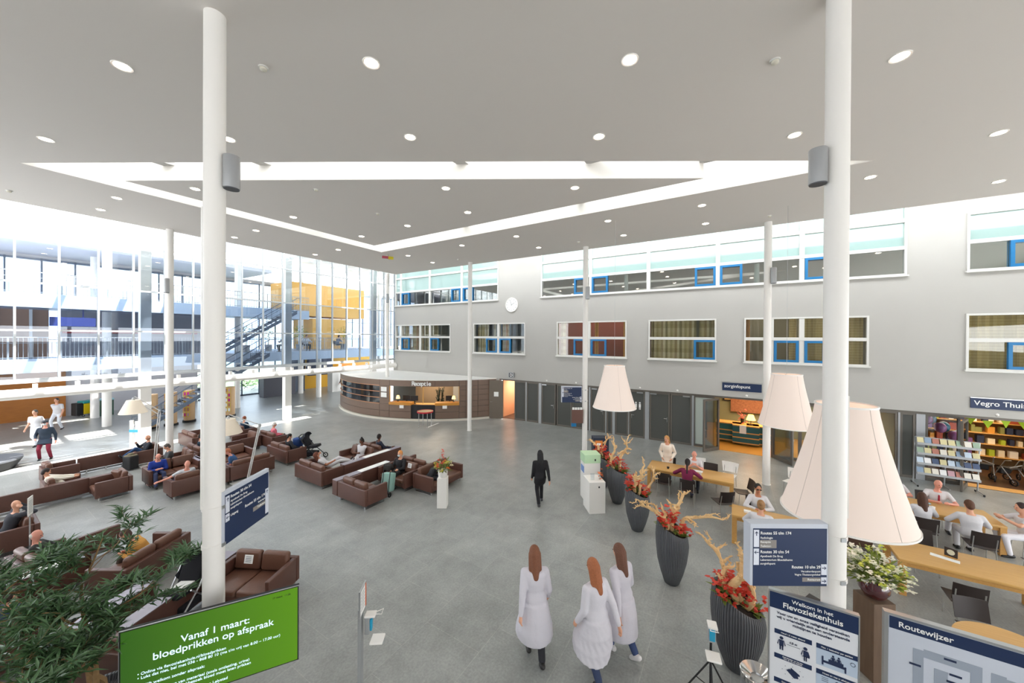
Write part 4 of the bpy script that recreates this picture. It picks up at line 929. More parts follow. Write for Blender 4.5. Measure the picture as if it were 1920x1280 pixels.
# ================================================================== KIOSK, DESKS, STANDS
def boxy(name, x, y, rz, dims, m, lab, cat, z=0, bevel=.008):
    t = thing(name, (x, y, z), rz, lab, cat); mb = MB(); mb.box(*dims); mb.build('body', m, t, bevel=bevel); return t
p = fl(1100, 937)
t = boxy('info_kiosk', p.x+.25, p.y-.1, YAW-pi/2+.1, (-.33, .2, -.2, .25, 0, 1.22), M_WHITE, 'tall white kiosk cabinet with pale green top box', 'kiosk')
mb = MB(); mb.box(-.34, .21, -.22, .26, 1.22, 1.5); mb.build('top_box', mat('pale_green', '#bfe0b8', .4), t, bevel=.01); mb = MB(); mb.box(.0, .04, -.235, -.22, 1.3, 1.36); mb.build('lock', M_DARK, t); mb = MB(); mb.box(-.345, -.33, -.15, .15, .9, 1.1); mb.build('side_label', mat('label_blue', '#7c9ad0', .5), t)
p = fl(1114, 962)
t = boxy('white_counter', p.x+.22, p.y, YAW-pi/2+.1, (-.3, .2, -.22, .4, 0, .95), M_WHITE, 'low white counter cabinet standing before the kiosk', 'cabinet'); mb = MB(); mb.box(-.02, .02, -.232, -.22, .78, .83); mb.build('lock', M_DARK, t)
t = thing('flower_vase', (p.x+.3, p.y-.08, .952), 0, 'small glass with orange flowers on the low white counter', 'vase'); mb = MB(); mb.lathe([(.03, 0), (.035, .12), (.03, .12), (.025, .01)], 16); mb.build('glass', M_GLASS, t, smooth=True); mb = MB(); flowercl(mb, (0, 0, .17), 14, .05, .05); mb.build('flower', mat('orange_petals', '#e8762a', .6), t)
t = thing('acrylic_holder', (p.x+.12, p.y+.1, .952), YAW-pi/2, 'clear leaflet holder standing on the low white counter', 'holder'); mb = MB(); mb.box(-.06, .06, 0, .01, 0, .2); mb.build('panel', M_GLASS, t)
t = thing('leaflet_box', (15.86, 6.08, 1.35), YAW-pi/2, 'brown picture box with white leaflets on the thin column by the kiosk', 'leaflet box'); mb = MB(); mb.box(-.4, .1, -.2, -.08, 0, .62); mb.build('box', mat('brown_print', '#6a4a40', .5), t); mb = MB(); [mb.box(-.38+k*.12, -.29+k*.12, -.19, -.12, .6, .72) for k in range(4)]; mb.build('leaflets', M_PAPER, t); mb = MB(); mb.box(-.42, -.2, -.19, -.1, -.16, 0); mb.build('blue_tag', M_BLUE, t)
p = fl(1126, 868)
t = thing('brochure_display', (13.9, 4.45, 0), YAW-pi/2, 'dark blue floor display with orange poster behind the planters', 'display'); mb = MB(); mb.box(-.3, .3, -.1, .3, 0, 1.35); mb.build('body', mat('dark_blue_print', '#17243a', .5), t); mb = MB(); mb.box(-.24, .05, -.112, -.1, .6, 1.25); mb.build('poster', mat('orange_poster', '#e58a3c', .6), t); mb = MB(); mb.box(-.18, -.02, -.116, -.112, .85, 1.15); mb.build('poster_text', M_PAPER, t)
# hand sanitizer stands
def dispenser(t, z, y=-.06):
    mb = MB(); mb.rbox(-.05, .05, y-.07, y, z, z+.24, .012); db = mb.build('dispenser_body', M_GREYMETAL, t, smooth=True); mb = MB(); mb.rbox(-.035, .035, y-.1, y-.07, z+.04, z+.2, .01); mb.build('bottle', mat('sanitizer_blue', '#1c9ac0', .3), db, smooth=True)
    mb = MB(); mb.rbox(-.06, .06, y-.15, y+.0, z+.24, z+.27, .01); mb.tube([(-.02, y-.14, z+.27), (-.05, y-.24, z+.29), (.05, y-.24, z+.29), (.02, y-.14, z+.27)], .005, 6); mb.build('lever', M_WHITE, db, smooth=True)
    mb = MB(); mb.rbox(-.09, .09, y-.26, y-.08, z-.12, z-.09, .012); mb.build('drip_tray', M_WHITE, t, smooth=True)
p = fl(677, 1100, 1.75)
t = thing('sanitizer_stand', (p.x, p.y, 0), R(36), 'tall grey hand sanitizer post with a framed notice on top', 'sanitizer'); mb = MB(); mb.box(-.05, .05, -.02, .03, 0, 1.45); mb.build('post', M_GREYMETAL, t, bevel=.005); mb = MB(); mb.cyl(0, 0, 0, .02, .22); mb.build('foot', M_GREYMETAL, t)
mb = MB(); mb.box(-.12, .12, -.03, -.015, 1.4, 1.75); mb.build('notice', M_PAPER, t); mb = MB(); mb.box(-.13, .13, -.034, -.012, 1.745, 1.76); mb.box(-.13, .13, -.034, -.012, 1.39, 1.402); mb.box(-.13, -.118, -.034, -.012, 1.4, 1.75); mb.box(.118, .13, -.034, -.012, 1.4, 1.75); mb.build('notice_frame', M_ALU, t); mb = MB(); mb.box(.09, .118, -.0335, -.03, 1.41, 1.74); mb.build('orange_stripe', mat('orange_stripe', '#e0622a', .6), t)
mb = MB(); [mb.box(-.09, .06, -.032, -.0305, 1.46+.045*k, 1.47+.045*k) for k in range(6)]; mb.build('printed_lines', M_GREYMETAL, t)
dispenser(t, 1.1)
p = fl(1333, 1180, 1.22)
t = thing('sanitizer_tripod', (p.x, p.y, 0), YAW-pi/2-.35, 'hand sanitizer on a black tripod beside the nearest planter', 'sanitizer'); mb = MB(); mb.cyl(0, 0, .3, 1.1, .016); mb.build('pole', M_DARK, t, smooth=True)
for k in range(3):
    a = k*2.094+.5; mb = MB(); mb.tube([(0, 0, .8), (.42*cos(a), .42*sin(a), 0.01)], .012, 6); mb.tube([(0, 0, .4), (.2*cos(a), .2*sin(a), .42)], .007, 5); mb.build('leg', M_DARK, t)
dispenser(t, 1.1, -.02)
p = fl(252, 842)
t = thing('sanitizer_stand', (p.x, p.y, 0), YAW-pi/2, 'far white sanitizer post with blue labels near the glass wall', 'sanitizer'); mb = MB(); mb.box(-.2, -.05, -.03, .03, 0, 1.35); mb.box(.05, .2, -.03, .03, 0, 1.3); mb.build('post', M_WHITE, t); mb = MB(); mb.box(-.2, .2, -.05, -.03, .8, .92); mb.build('label', mat('sky_blue', '#3aa8e0', .5), t)
# waste bin
p = fl(1420, 1262, .85)
t = thing('waste_bin', (p.x, p.y, 0), 0, 'round steel waste bin with funnel-shaped top', 'bin'); mb = MB(); mb.cyl(0, 0, 0, .78, .19, n=40); mb.build('body', M_ALU, t, smooth=True); mb = MB(); mb.lathe([(.19, .78), (.2, .86), (.19, .865), (.075, .8), (.07, .74)], 40, cap=False); mb.build('funnel_top', M_CHROME, t, smooth=True); mb = MB(); mb.cyl(0, 0, .73, .74, .072); mb.build('opening', M_DARK, t); mb = MB(); mb.m = Matrix.Rotation(YAW+pi+.6, 4, 'Z'); mb.box(.185, .194, -.08, .08, .4, .7); mb.build('cyan_label', mat('cyan_label', '#29b6dc', .5), t)
# ================================================================== SIGNS
M_GREYLAB = mat('taupe_label', '#8b8580', .6)
FR = (R(90), 0, 0)
def dirsign(x, y, z, rz, W, H, lab, left, right, T=.13, straps=None, arrowr=True):
    """left / right: lists of (height from top, size, text, bold, boxed)"""
    t = thing('directional_sign', (x, y, z), rz, lab, 'sign')
    mb = MB(); mb.box(0, W, 0, T, 0, H); mb.build('case', M_GREYMETAL if W < 0 else mat('light_case', '#c6cbd6', .45), t, bevel=.006)
    mb = MB(); mb.box(.035, W-.02, -.004, 0, .0, H-.055); mb.build('face', M_NAVY, t)
    def arrow(x0, x1, z0, z1, ang):
        mb = MB(); mb.box(x0, x1, -.008, -.004, z0, z1); af = mb.build('arrow_field', mat('arrow_field_white', '#dfe3ee', .5), t)
        mb = MB(); c = V(((x0+x1)/2, -.009, z1-.045)); mb.m = Matrix.Translation(c) @ Matrix.Rotation(ang, 4, 'Y')
        mb.box(-.026, .026, -.002, 0, -.004, .004)
        for s in (-1, 1): mb.add([(.026, -.001, 0), (.006, -.001, s*.022), (.0, -.001, s*.018), (.016, -.001, 0)], [(0, 1, 2, 3)] if s < 0 else [(0, 3, 2, 1)])
        mb.build('arrow', M_NAVY, af)
    for a in left['arrows']: arrow(.04, .105, H-a[1], H-a[0], a[2])
    for a in right['arrows']: arrow(W-.09, W-.025, H-a[1], H-a[0], a[2])
    for side, al, xx in ((left, 'LEFT', .12), (right, 'RIGHT', W-.1)):
        for (h, s, tx, bold, box) in side['lines']:
            if box:
                mb = MB(); mb.box(xx-.005 if al == 'LEFT' else xx-box, xx+box if al == 'LEFT' else xx+.005, -.006, -.004, H-h-s*1.25, H-h+s*.15); mb.build('grey_field', M_GREYLAB, t)
            text(tx, s, t, (xx, -.008, H-h), FR, align=al, bold=.012 if bold else .004, ext=.001)
    if straps:
        for z_ in straps[2]:
            mb = MB(); mb.m = Matrix.Translation((straps[0], straps[1], 0)); mb.lathe([(.122, z_), (.13, z_), (.13, z_+.045), (.122, z_+.045)], 32, cap=False); mb.build('strap', M_WHITE, t, smooth=True)
            mb = MB(); mb.m = Matrix.Translation((straps[0], straps[1], 0)); mb.box(-.03, .03, -.14, -.125, z_, z_+.045); mb.build('clamp', M_ALU, t)
    return t
def mkleft(): return dict(arrows=[(.07, .28, -pi/2), (.3, .5, pi)], lines=[(.085, .05, 'Routes 55 t/m 174', 1, 0), (.15, .036, 'Radiologie', 0, 0), (.2, .036, 'Receptie', 0, .2), (.25, .036, 'Toiletten', 0, .2), (.315, .05, 'Routes 30 t/m 54', 1, 0), (.375, .036, 'Apotheek De Brug', 0, 0), (.42, .036, 'Laboratorium Bloedafname', 0, 0), (.465, .036, 'zorginfopunt', 0, 0)])
def mkright(): return dict(arrows=[(.49, .62, 0), (.65, .73, 0)], lines=[(.5, .05, 'Routes 10 t/m 29', 1, 0), (.56, .034, 'Verzekerdenpunt', 0, 0), (.6, .034, 'Vegro Thuiszorgwinkel', 0, 0), (.66, .036, 'Restaurant', 0, .22)])
cg = V((5.88, -1.08)); exv = V((ex.x, ex.y)); fxv = V((fx.x, fx.y))
o_ = cg-exv*1.08-fxv*.06
dirsign(o_.x, o_.y, 2.27, YAW-pi/2, .96, .76, 'navy directional sign with Routes 55, 30 and 10, on the big right column', mkleft(), mkright(), straps=(1.08, .06, (.06, .58)))
cf = V((1.94, 5.87)); o_ = cf+exv*.135-fxv*.02
dirsign(o_.x, o_.y, 2.5, YAW, .9, .72, 'navy directional sign with Routes 30 t/m 54, on the big left column',
        dict(arrows=[(.08, .3, -pi/2), (.32, .42, pi)], lines=[(.08, .055, 'Routes 30 t/m 54', 1, 0), (.15, .04, 'Apotheek De Brug', 0, 0), (.2, .04, 'Laboratorium Bloedafname', 0, 0), (.25, .04, 'zorginfopunt', 0, 0), (.34, .045, 'Uitgang', 0, 0)]),
        dict(arrows=[(.3, .68, -pi/2)], lines=[(.34, .055, 'Routes 55 t/m 174', 1, 0), (.41, .036, 'Radiologie', 0, 0), (.47, .045, 'Toiletten', 0, .25)]), T=.05, straps=(.02, .135, (.0, .5)))
cc = V((15.95, 5.87)); o_ = cc-exv*1.1
dirsign(o_.x, o_.y, 2.28, YAW-pi/2, .96, .76, 'navy directional sign on the thin column left of the nearest lampshade', mkleft(), mkright(), straps=(1.1, .0, (.06, .58)))
p = pl(603, 708, 1, 30.9); 
o_ = V((17.57, 30.8))-exv*1.16
dirsign(o_.x, o_.y, 2.2, YAW-pi/2, .95, .75, 'distant navy directional sign behind the glass wall, near the yellow shop', dict(arrows=[(.07, .28, -pi/2)], lines=[(.085, .06, 'Routes 30 t/m 54', 1, 0), (.17, .05, 'Laboratorium', 0, 0)]), dict(arrows=[], lines=[]), straps=(1.16, 0, (.06, .58)))
def wallsign(px0, px1, z0, z1, lab, tx, size):
    y0, y1 = YW(px0, 745), YW(px1, 745); t = thing('wall_sign', (WX-.03, y0, z0), R(-90), lab, 'sign'); mb = MB(); mb.box(0, y0-y1, 0, .03, 0, z1-z0); mb.build('board', M_NAVY, t); mb = MB(); mb.box(-.01, y0-y1+.01, -.01, .03, z1-z0, z1-z0+.03); mb.build('top_edge', M_ALU, t)
    text(tx, size, t, (.08, -.004, (z1-z0)-.06), FR, bold=.008)
wallsign(1354, 1428, 2.87, 3.24, 'long navy wall sign reading zorginfopunt above the warm-lit shop', 'zorginfopunt', .2)
wallsign(1819, 2000, 2.87, 3.23, 'long navy wall sign reading Thuiszorgwinkel at the right edge', 'Vegro Thuiszorgwinkel', .24)
# letter sign D box over the doors, small wall fittings
y = YW(960, 705); t = thing('letter_box_sign', (WX-.14, y, 2.72), R(-90), 'small dark box sign with letter on the wall over the peach room', 'sign'); mb = MB(); mb.box(-.18, .18, 0, .12, 0, .32); mb.build('box', M_GREYMETAL, t); mb = MB(); mb.box(-.14, .12, -.006, 0, .03, .29); mb.build('face', M_DARK, t); text('D', .26, t, (-.08, -.01, .28), FR, bold=.03)
for i, px in enumerate((1025, 1080, 1200, 1270, 1400, 1870)):
    y = YW(px, 740); mb = MB(); mb.lathe([(.05, 0), (.04, .03), (.02, .05)], 14); o = mb.build('wall_sensor', M_WHITE, smooth=True); o.location = (WX, y, 2.68); o.rotation_euler = (0, R(-90), 0); tag(o, 'tiny white sensor on the grey wall ' + ['above the first dark double door', 'above the navy sign of the thin column', 'behind the leftmost lampshade', 'above the double door by the blonde woman', 'between navy wall sign and warm-lit shop', 'under the long navy wall sign at the right'][i], 'sensor', 'door sensors')
for i, px in enumerate((1021, 1064, 1115, 1200, 1225, 1287)):
    y = YD(px); mb = MB(); mb.box(-.05, 0, -.16, .16, 0, .06); o = mb.build('door_closer', M_ALU); o.location = (DX-.045, y, LINT-.2); tag(o, 'silver door closer ' + ['on the left leaf of the first double door', 'on the right leaf of the first double door', 'on the door with a paper sign', 'on the toilet door', 'on the left leaf by the blonde woman', 'on the right leaf by the blonde woman'][i], 'door closer', 'silver door closers')
# toilet pictogram and door notice
y = YD(1196); t = thing('toilet_sign', (DX-.02, y, 1.5), R(-90), 'white toilet pictogram figures on the dark door', 'sign')
mb = MB()
for dx in (-.1, .1): mb.m = Matrix.Translation((dx, -.004, 0)) @ Matrix.Rotation(R(90), 4, 'X'); mb.cyl(0, .36, 0, .003, .045, n=16); mb.m = Matrix.Translation((dx, 0, 0)); mb.box(-.05, .05, -.006, -.003, .12, .3); mb.box(-.04, -.01, -.006, -.003, 0, .12); mb.box(.01, .04, -.006, -.003, 0, .12)
mb.build('pictogram', M_LETTER, t)
y = YD(1123); t = thing('door_notice', (DX-.05, y, 1.42), R(-90), 'white landscape notice on the dark door behind the leftmost lampshade', 'notice'); mb = MB(); mb.box(-.24, .24, -.004, 0, 0, .24); mb.build('sheet', M_PAPER, t); mb = MB(); [mb.box(-.18, .18, -.006, -.0041, .06+.05*k, .08+.05*k) for k in range(3)]; mb.build('printed_lines', M_GREYMETAL, t)
# clock
y = YW(960, 572); t = thing('wall_clock', (WX, y, 7.41), R(-90), 'big round white wall clock on the grey wall', 'clock'); mb = MB(); mb.m = Matrix.Rotation(R(90), 4, 'X'); mb.lathe([(.46, 0), (.47, .07), (.44, .09), (.43, .06)], 48); mb.build('case', M_WHITE, t, smooth=True)
mb = MB(); mb.m = Matrix.Rotation(R(90), 4, 'X'); mb.cyl(0, 0, .06, .065, .43, n=48); dial = mb.build('dial', M_PAPER, t)
for k in range(12):
    a = k*pi/6; mb = MB(); mb.m = Matrix.Rotation(a, 4, 'Y'); mb.box(-.012, .012, -.07, -.066, .32, .4); mb.build('hour_mark', M_GREYMETAL, dial)
for a, L_, nm in ((R(60), .25, 'hour_hand'), (R(-20), .35, 'minute_hand')):
    mb = MB(); mb.m = Matrix.Rotation(a, 4, 'Y'); mb.box(-.013, .013, -.075, -.071, -.05, L_); mb.build(nm, M_GREYMETAL, dial)
# ---- green information screen
TL, TR = fl(226, 1187, 1.95), fl(558, 1100, 1.95); W_ = (TR-TL).length; H_ = W_*9/16
t = thing('information_screen', (TL.x, TL.y, 1.95-H_), atan2(TR.y-TL.y, TR.x-TL.x), 'large landscape screen with green background and white Dutch text', 'screen')
mb = MB(); mb.box(-.015, W_+.015, 0, .06, -.015, H_+.015); mb.build('housing', M_DARK, t, bevel=.004); mb = MB(); mb.box(-.016, W_+.016, -.004, .01, H_+.012, H_+.018); mb.box(-.018, -.013, -.004, .01, -.015, H_+.015); mb.box(W_+.013, W_+.018, -.004, .01, -.015, H_+.015); mb.build('bezel_edge', M_ALU, t)
m_, n_, l_, b_ = node_mat('green_screen_glow'); tc = n_.new('ShaderNodeTexCoord'); sp = n_.new('ShaderNodeSeparateXYZ'); l_.new(tc.outputs['Generated'], sp.inputs[0]); cr = n_.new('ShaderNodeValToRGB'); l_.new(sp.outputs[0], cr.inputs[0]); cr.color_ramp.elements[0].color = (*lin('#2f6310'), 1); cr.color_ramp.elements[1].color = (*lin('#5f9a08'), 1); l_.new(cr.outputs[0], b_.inputs['Emission Color']); b_.inputs['Emission Strength'].default_value = .5; b_.inputs['Base Color'].default_value = (.01, .02, .005, 1); b_.inputs['Roughness'].default_value = .25
mb = MB(); mb.box(0, W_, -.003, 0, 0, H_); mb.build('display', m_, t)
M_SCT = mat('screen_white', '#cfe0ea', .6, emit='#bcd6e8', es=.62)
text('Vanaf 1 maart:\nbloedprikken op afspraak', .115, t, (W_*.5, -.006, H_-.2), FR, M_SCT, 'CENTER', spacing=1.0, bold=.005)
text('\u2022 Online via flevoziekenhuis.nl/bloedprikken\n\u2022 Lukt dat niet, bel met 036 - 868 80 10 (ma t/m vrij van 8.00 \u2013 17.00 uur)\n\nU blijft welkom zonder afspraak:\n\nvoor het inleveren van materiaal (zoals ontlasting, urine)\nindien na een polikliniekbezoek bloed moet laten prikken\nop uw polikliniek\nin het Flevoziekenhuis in Almere en Lelystad\nvan 8.00 uur in het Flevoziekenhuis', .046, t, (.14, -.006, H_-.5), FR, M_SCT, spacing=1.02)
text('17 maart   11:26', .03, t, (W_-.08, -.006, H_-.05), FR, M_DARK, 'RIGHT')
mb = MB(); mb.box(W_*.5-.1, W_*.5+.1, .06, .12, -(1.95-H_), H_*.6); mb.box(W_*.5-.4, W_*.5+.4, -.15, .3, -(1.95-H_), -(1.95-H_)+.02); mb.build('stand', M_DARK, t)
# ---- welcome board
t = thing('welcome_board', (5.48, -.41, .915), R(-90), 'white info board headed Welkom with blue pictograms', 'board')
BW, BH = .815, 1.25
mb = MB(); mb.box(0, BW, 0, .04, 0, BH); mb.build('panel', mat('board_white', '#dfe1e6', .5), t, bevel=.004)
mb = MB(); mb.box(-.01, BW+.01, -.01, .05, BH, BH+.02); mb.box(-.012, 0, -.005, .045, 0, BH); mb.box(BW, BW+.012, -.005, .045, 0, BH); mb.build('frame', M_ALU, t)
mb = MB(); mb.box(.0, BW, -.003, 0, BH-.2, BH); mb.build('header', M_NAVY, t)
text('Welkom in het', .062, t, (BW/2, -.005, BH-.03), FR, align='CENTER', bold=.008); text('Flevoziekenhuis', .088, t, (BW/2, -.005, BH-.09), FR, align='CENTER', bold=.012)
text('Voor uw en onze veiligheid verzoeken\nwij u vriendelijk zich aan onderstaande\nrichtlijnen te houden', .043, t, (BW/2, -.003, BH-.225), FR, mat('ink_blue', '#1b2a4c', .6), 'CENTER', bold=.01, spacing=1.15)
INK = MATS['ink_blue']
titles = ['Houd 1,5 meter afstand', 'Max. 1 bezoeker per pati\u00ebnt', 'Desinfecteer uw handen\nvoor en na uw bezoek', 'Hoest en nies in elleboog', 'Draag een mondkapje', 'Blijf thuis bij klachten']
for k in range(6):
    cx0 = .05+(k % 2)*.4; cz = BH-.45-(k//2)*.3
    mb = MB(); mb.box(cx0, cx0+.36, -.003, 0, cz-.055, cz); ph_ = mb.build('pictogram_header', M_NAVY, t); text(titles[k], .02 if '\n' in titles[k] else .024, ph_, (cx0+.18, -.005, cz-.008 if '\n' in titles[k] else cz-.016), FR, align='CENTER', spacing=1.0)
    if k % 2: mb = MB(); mb.box(cx0, cx0+.36, -.002, 0, cz-.25, cz-.056); mb.build('pictogram_field', mat('pale_blue_field', '#b7c6d8', .6), t)
def man(mb, x, z, s, skirt=False):
    mb.m = Matrix.Translation((x, -.004, z)) @ Matrix.Rotation(R(90), 4, 'X'); mb.cyl(0, .155*s, 0, .002, .02*s, n=16); mb.m = Matrix.Translation((x, -.004, z))
    def q(*p): mb.add([(a*s, 0, b*s) for a, b in p], [tuple(range(len(p)))])
    if skirt: q((-.02, .06), (-.045, .0+.05), (.045, .05), (.022, .13), (-.022, .13)); q((-.015, 0), (-.003, 0), (-.003, .06), (-.015, .06)); q((.003, 0), (.015, 0), (.015, .06), (.003, .06))
    else: q((-.022, .05), (.022, .05), (.025, .13), (-.025, .13)); q((-.02, 0), (-.004, 0), (-.004, .06), (-.02, .06)); q((.004, 0), (.02, 0), (.02, .06), (.004, .06))
    q((-.045, .07), (-.035, .06), (-.024, .13), (-.03, .125)); q((.035, .06), (.045, .07), (.03, .125), (.024, .13))
mb = MB(); man(mb, .12, BH-.69, .95); man(mb, .35, BH-.72, .95, True); mb.m = Matrix.Identity(4); mb.box(.17, .3, -.004, -.002, BH-.6, BH-.597); mb.build('pictogram', INK, t); text('1,5 m', .032, t, (.235, -.004, BH-.55), FR, INK, 'CENTER', bold=.02)
mb = MB(); z0 = BH-.68; mb.box(.5, .515, -.005, -.002, z0, z0+.1); mb.box(.515, .7, -.005, -.002, z0+.03, z0+.055); mb.box(.7, .715, -.005, -.002, z0-.01, z0+.06); mb.box(.56, .69, -.005, -.002, z0+.055, z0+.085)
man(mb, .6, z0+.05, .55); man(mb, .65, z0+.05, .55); mb.m = Matrix.Translation((.77, -.004, z0+.12)) @ Matrix.Rotation(R(90), 4, 'X'); mb.lathe([(.022, 0), (.022, .002), (.018, .002), (.018, 0)], 20, cap=False); mb.build('pictogram', INK, t)
mb = MB(); mb.m = Matrix.Translation((.23, -.004, BH-.93)) @ Matrix.Rotation(R(35), 4, 'Y'); mb.add([(-.06, 0, -.02), (.04, 0, -.035), (.07, 0, .0), (.04, 0, .03), (-.05, 0, .02)], [(0, 1, 2, 3, 4)]); mb.add([(-.03, -.001, .0), (.06, -.001, .03), (.05, -.001, .05), (-.05, -.001, .045)], [(0, 1, 2, 3)]); mb.m = Matrix.Identity(4)
for k in range(8): a = k*pi/4; mb.box(.23+.1*cos(a)-.003, .23+.1*cos(a)+.003, -.004, -.002, BH-.92+.07*sin(a)-.003, BH-.92+.07*sin(a)+.003)
mb.build('pictogram', INK, t)
mb = MB(); man(mb, .64, BH-1.0, 1.0); mb.m = Matrix.Identity(4); [mb.box(.5, .56, -.004, -.002, BH-.87+.02*k, BH-.866+.02*k) for k in range(3)]; mb.build('pictogram', INK, t)
mb = MB(); mb.box(.1, .14, .0, .04, -.915, 0); mb.box(BW-.14, BW-.1, 0, .04, -.915, 0); mb.box(0, BW, -.15, .2, -.915, -.895); mb.build('stand', M_ALU, t)
# ---- route board
t = thing('route_board', (5.74, -1.53, .915), R(-90), 'large board headed Routewijzer with a pale grey floor plan', 'board'); BW, BH = 1.7, 1.25
mb = MB(); mb.box(0, BW, 0, .05, 0, BH); mb.build('panel', mat('pale_blue_board', '#c9cfdb', .5), t); mb = MB(); mb.box(-.035, 0, -.01, .06, -.1, BH+.02); mb.box(0, BW, -.01, .06, BH-.005, BH+.02); mb.build('frame', M_ALU, t)
mb = MB(); mb.box(.01, BW, -.003, 0, BH-.15, BH-.015); mb.build('header', M_NAVY, t); text('Routewijzer', .085, t, (.08, -.005, BH-.045), FR, bold=.012)
pm = mat('plan_grey', '#9aa3b1', .6); mb = MB()
for x0, x1, z0, z1 in ((.2, .28, .3, .95), (.28, .62, .88, .97), (.36, .46, .3, .8), (.46, .6, .62, .7), (.62, .7, .2, .97), (.76, .86, .25, .95), (.86, 1.1, .85, .93), (.92, 1.0, .4, .75), (1.0, 1.2, .62, .7), (.28, .4, .5, .58), (1.12, 1.2, .35, .62), (.86, 1.12, .33, .41)): mb.box(x0, x1, -.003, -.001, z0, z1)
mb.build('floor_plan', pm, t)
mb = MB()
for x0, z0 in ((.43, .93), (.17, .76), (.47, .78), (.45, .7), (.66, .74), (.3, .42), (.8, .5)): mb.box(x0, x0+.09, -.005, -.003, z0, z0+.022)
mb.build('plan_marks', INK, t)
mb = MB()
for k in range(6): mb.box(1.28, 1.33, -.003, -.001, .98-.05*k, .985-.05*k); mb.box(1.36, 1.36+.12+.03*k, -.003, -.001, .98-.05*k, .983-.05*k)
mb.build('legend', INK, t)
mb = MB(); mb.box(.2, .26, 0, .05, -.915, 0); mb.box(1.4, 1.46, 0, .05, -.915, 0); mb.build('stand', M_ALU, t)
# ---- slim notice post at the left edge
p = fl(54, 1075, .0)
q = fl(56, 955, 1.5); t = thing('notice_post', (q.x, q.y, 0), R(68), 'slim post with a narrow white notice, in front of the bald man', 'notice post'); mb = MB(); mb.cyl(0, 0, 0, 1.4, .012); mb.cyl(0, 0, 0, .02, .14); mb.build('pole', M_GREYMETAL, t); mb = MB(); mb.box(-.11, .11, -.01, .0, 1.38, 1.78); mb.build('notice', M_PAPER, t); mb = MB(); [mb.box(-.08, .08, -.012, -.0101, 1.44+.035*k, 1.45+.035*k) for k in range(8)]; mb.build('printed_lines', M_GREYMETAL, t)
# ================================================================== MAGAZINE RACK
t = thing('magazine_rack', (18.9, -6.55, 0), R(-90), 'wheeled steel rack full of magazines beside the home care shop door', 'rack')
RW = 1.55; x0 = -.85
mb = MB()
for x_ in (x0, x0+RW/2, x0+RW): mb.tube([(x_, .15, .08), (x_, .05, 1.75)], .02, 8); mb.tube([(x_, -.25, .06), (x_, .3, .06)], .018, 8)
mb.tube([(x0, .05, 1.75), (x0+RW, .05, 1.75)], .015, 8); mb.build('frame', M_ALU, t, smooth=True)
for sgn in (-.25, .28):
    for x_ in (x0, x0+RW): mb = MB(); mb.m = Matrix.Translation((x_, sgn, .035)) @ Matrix.Rotation(R(90), 4, 'Y'); mb.cyl(0, 0, -.015, .015, .035, n=16); mb.build('castor', M_DARK, t)
cols = ['#c8d8e8', '#e9e4d8', '#b87a6a', '#8aa0b8', '#d8cfa0', '#9ab09a', '#f0f0f0', '#c8a0a8', '#4a5a7a']
mm = [mat('magazine_cover_%s' % n_, c, .4) for n_, c in zip('abcdefghi', cols)]
random.seed(4); mg0 = None
for r in range(4):
    z = .45+r*.36
    mb = MB(); mb.m = Matrix.Rotation(0, 4, 'X'); mb.box(x0+.02, x0+RW-.02, -.12, -.02, z-.02, z-.01); mb.box(x0+.02, x0+RW-.02, -.125, -.12, z-.02, z+.06); mb.build('shelf', M_GREYMETAL, t)
    for k in range(8):
        if mg0 is None: mb = MB(); mb.m = Matrix.Rotation(R(-22), 4, 'X'); mb.box(-.08, .08, 0, .012, 0, .24); mg = mb.build('magazine', mm[0]); mg0 = mg
        else: mg = mg0.copy(); mg.data = mg0.data.copy(); COL.objects.link(mg)
        mg.data.materials[0] = random.choice(mm)
        lx = x0+.11+k*.19; mg.location = (18.9-.11+.0, -6.55-lx, z+.0); mg.rotation_euler = (0, 0, R(-90))
        tag(mg, 'magazine on the %s shelf of the steel rack' % ['lowest', 'second lowest', 'second highest', 'highest'][r], 'magazine', 'magazines on the %s shelf of the rack' % ['lowest', 'second lowest', 'second highest', 'highest'][r])
# ================================================================== SHOP CONTENTS
# warm-lit info shop: teal counter blocks with oak bands
teal = mat('teal_front', '#1f5f66', .5)
for i, (px, xx, lab) in enumerate(((1366, 21.6, 'left teal counter with oak bands in the warm-lit shop'), (1398, 21.3, 'middle teal counter with oak bands carrying the lit lamp'), (1425, 21.5, 'right teal counter with oak bands in the warm-lit shop'))):
    y = pl(px, 780, 0, xx).y; t = thing('shop_counter', (xx, y, 0), 0, lab, 'counter'); mb = MB(); mb.box(-.3, .4, -.55, .55, .1, 1.0); mb.build('body', teal, t); mb = MB()
    for z in (.12, .38, .62, .96): mb.box(-.32, .4, -.56, .56, z, z+.05)
    mb.build('oak_band', M_OAK, t)
y = pl(1408, 770, 0, 21.3).y; t = thing('table_lamp', (21.3, y, 1.01), 0, 'lit table lamp with golden shade on the shop counter', 'lamp'); mb = MB(); mb.cyl(0, 0, 0, .03, .09); mb.cyl(0, 0, .03, .3, .015); mb.build('base', M_DARK, t); mb = MB(); mb.lathe([(.2, .26), (.11, .52)], 24, cap=False); mb.build('lamp_shade', mat('golden_shade_glow', '#ffd080', .8, emit='#ffb04a', es=4), t, smooth=True)
y = pl(1392, 763, 0, 21.6).y; t = thing('flower_vase', (21.6, y, 1.01), 0, 'vase with red flowers on the shop counter', 'vase'); mb = MB(); mb.cyl(0, 0, 0, .22, .06, .08); mb.build('pot', M_DARK, t); mb = MB(); flowercl(mb, (0, 0, .35), 26, .12, .08); mb.build('flower', M_RED, t)
mb = MB(); mb.box(0, .03, -.14, .14, 0, .4); o = mb.build('price_card', M_PAPER); y = pl(1393, 795, 0, 20.95).y; o.location = (20.95, y, .62); tag(o, 'white poster with fork shapes on the middle teal counter', 'poster')
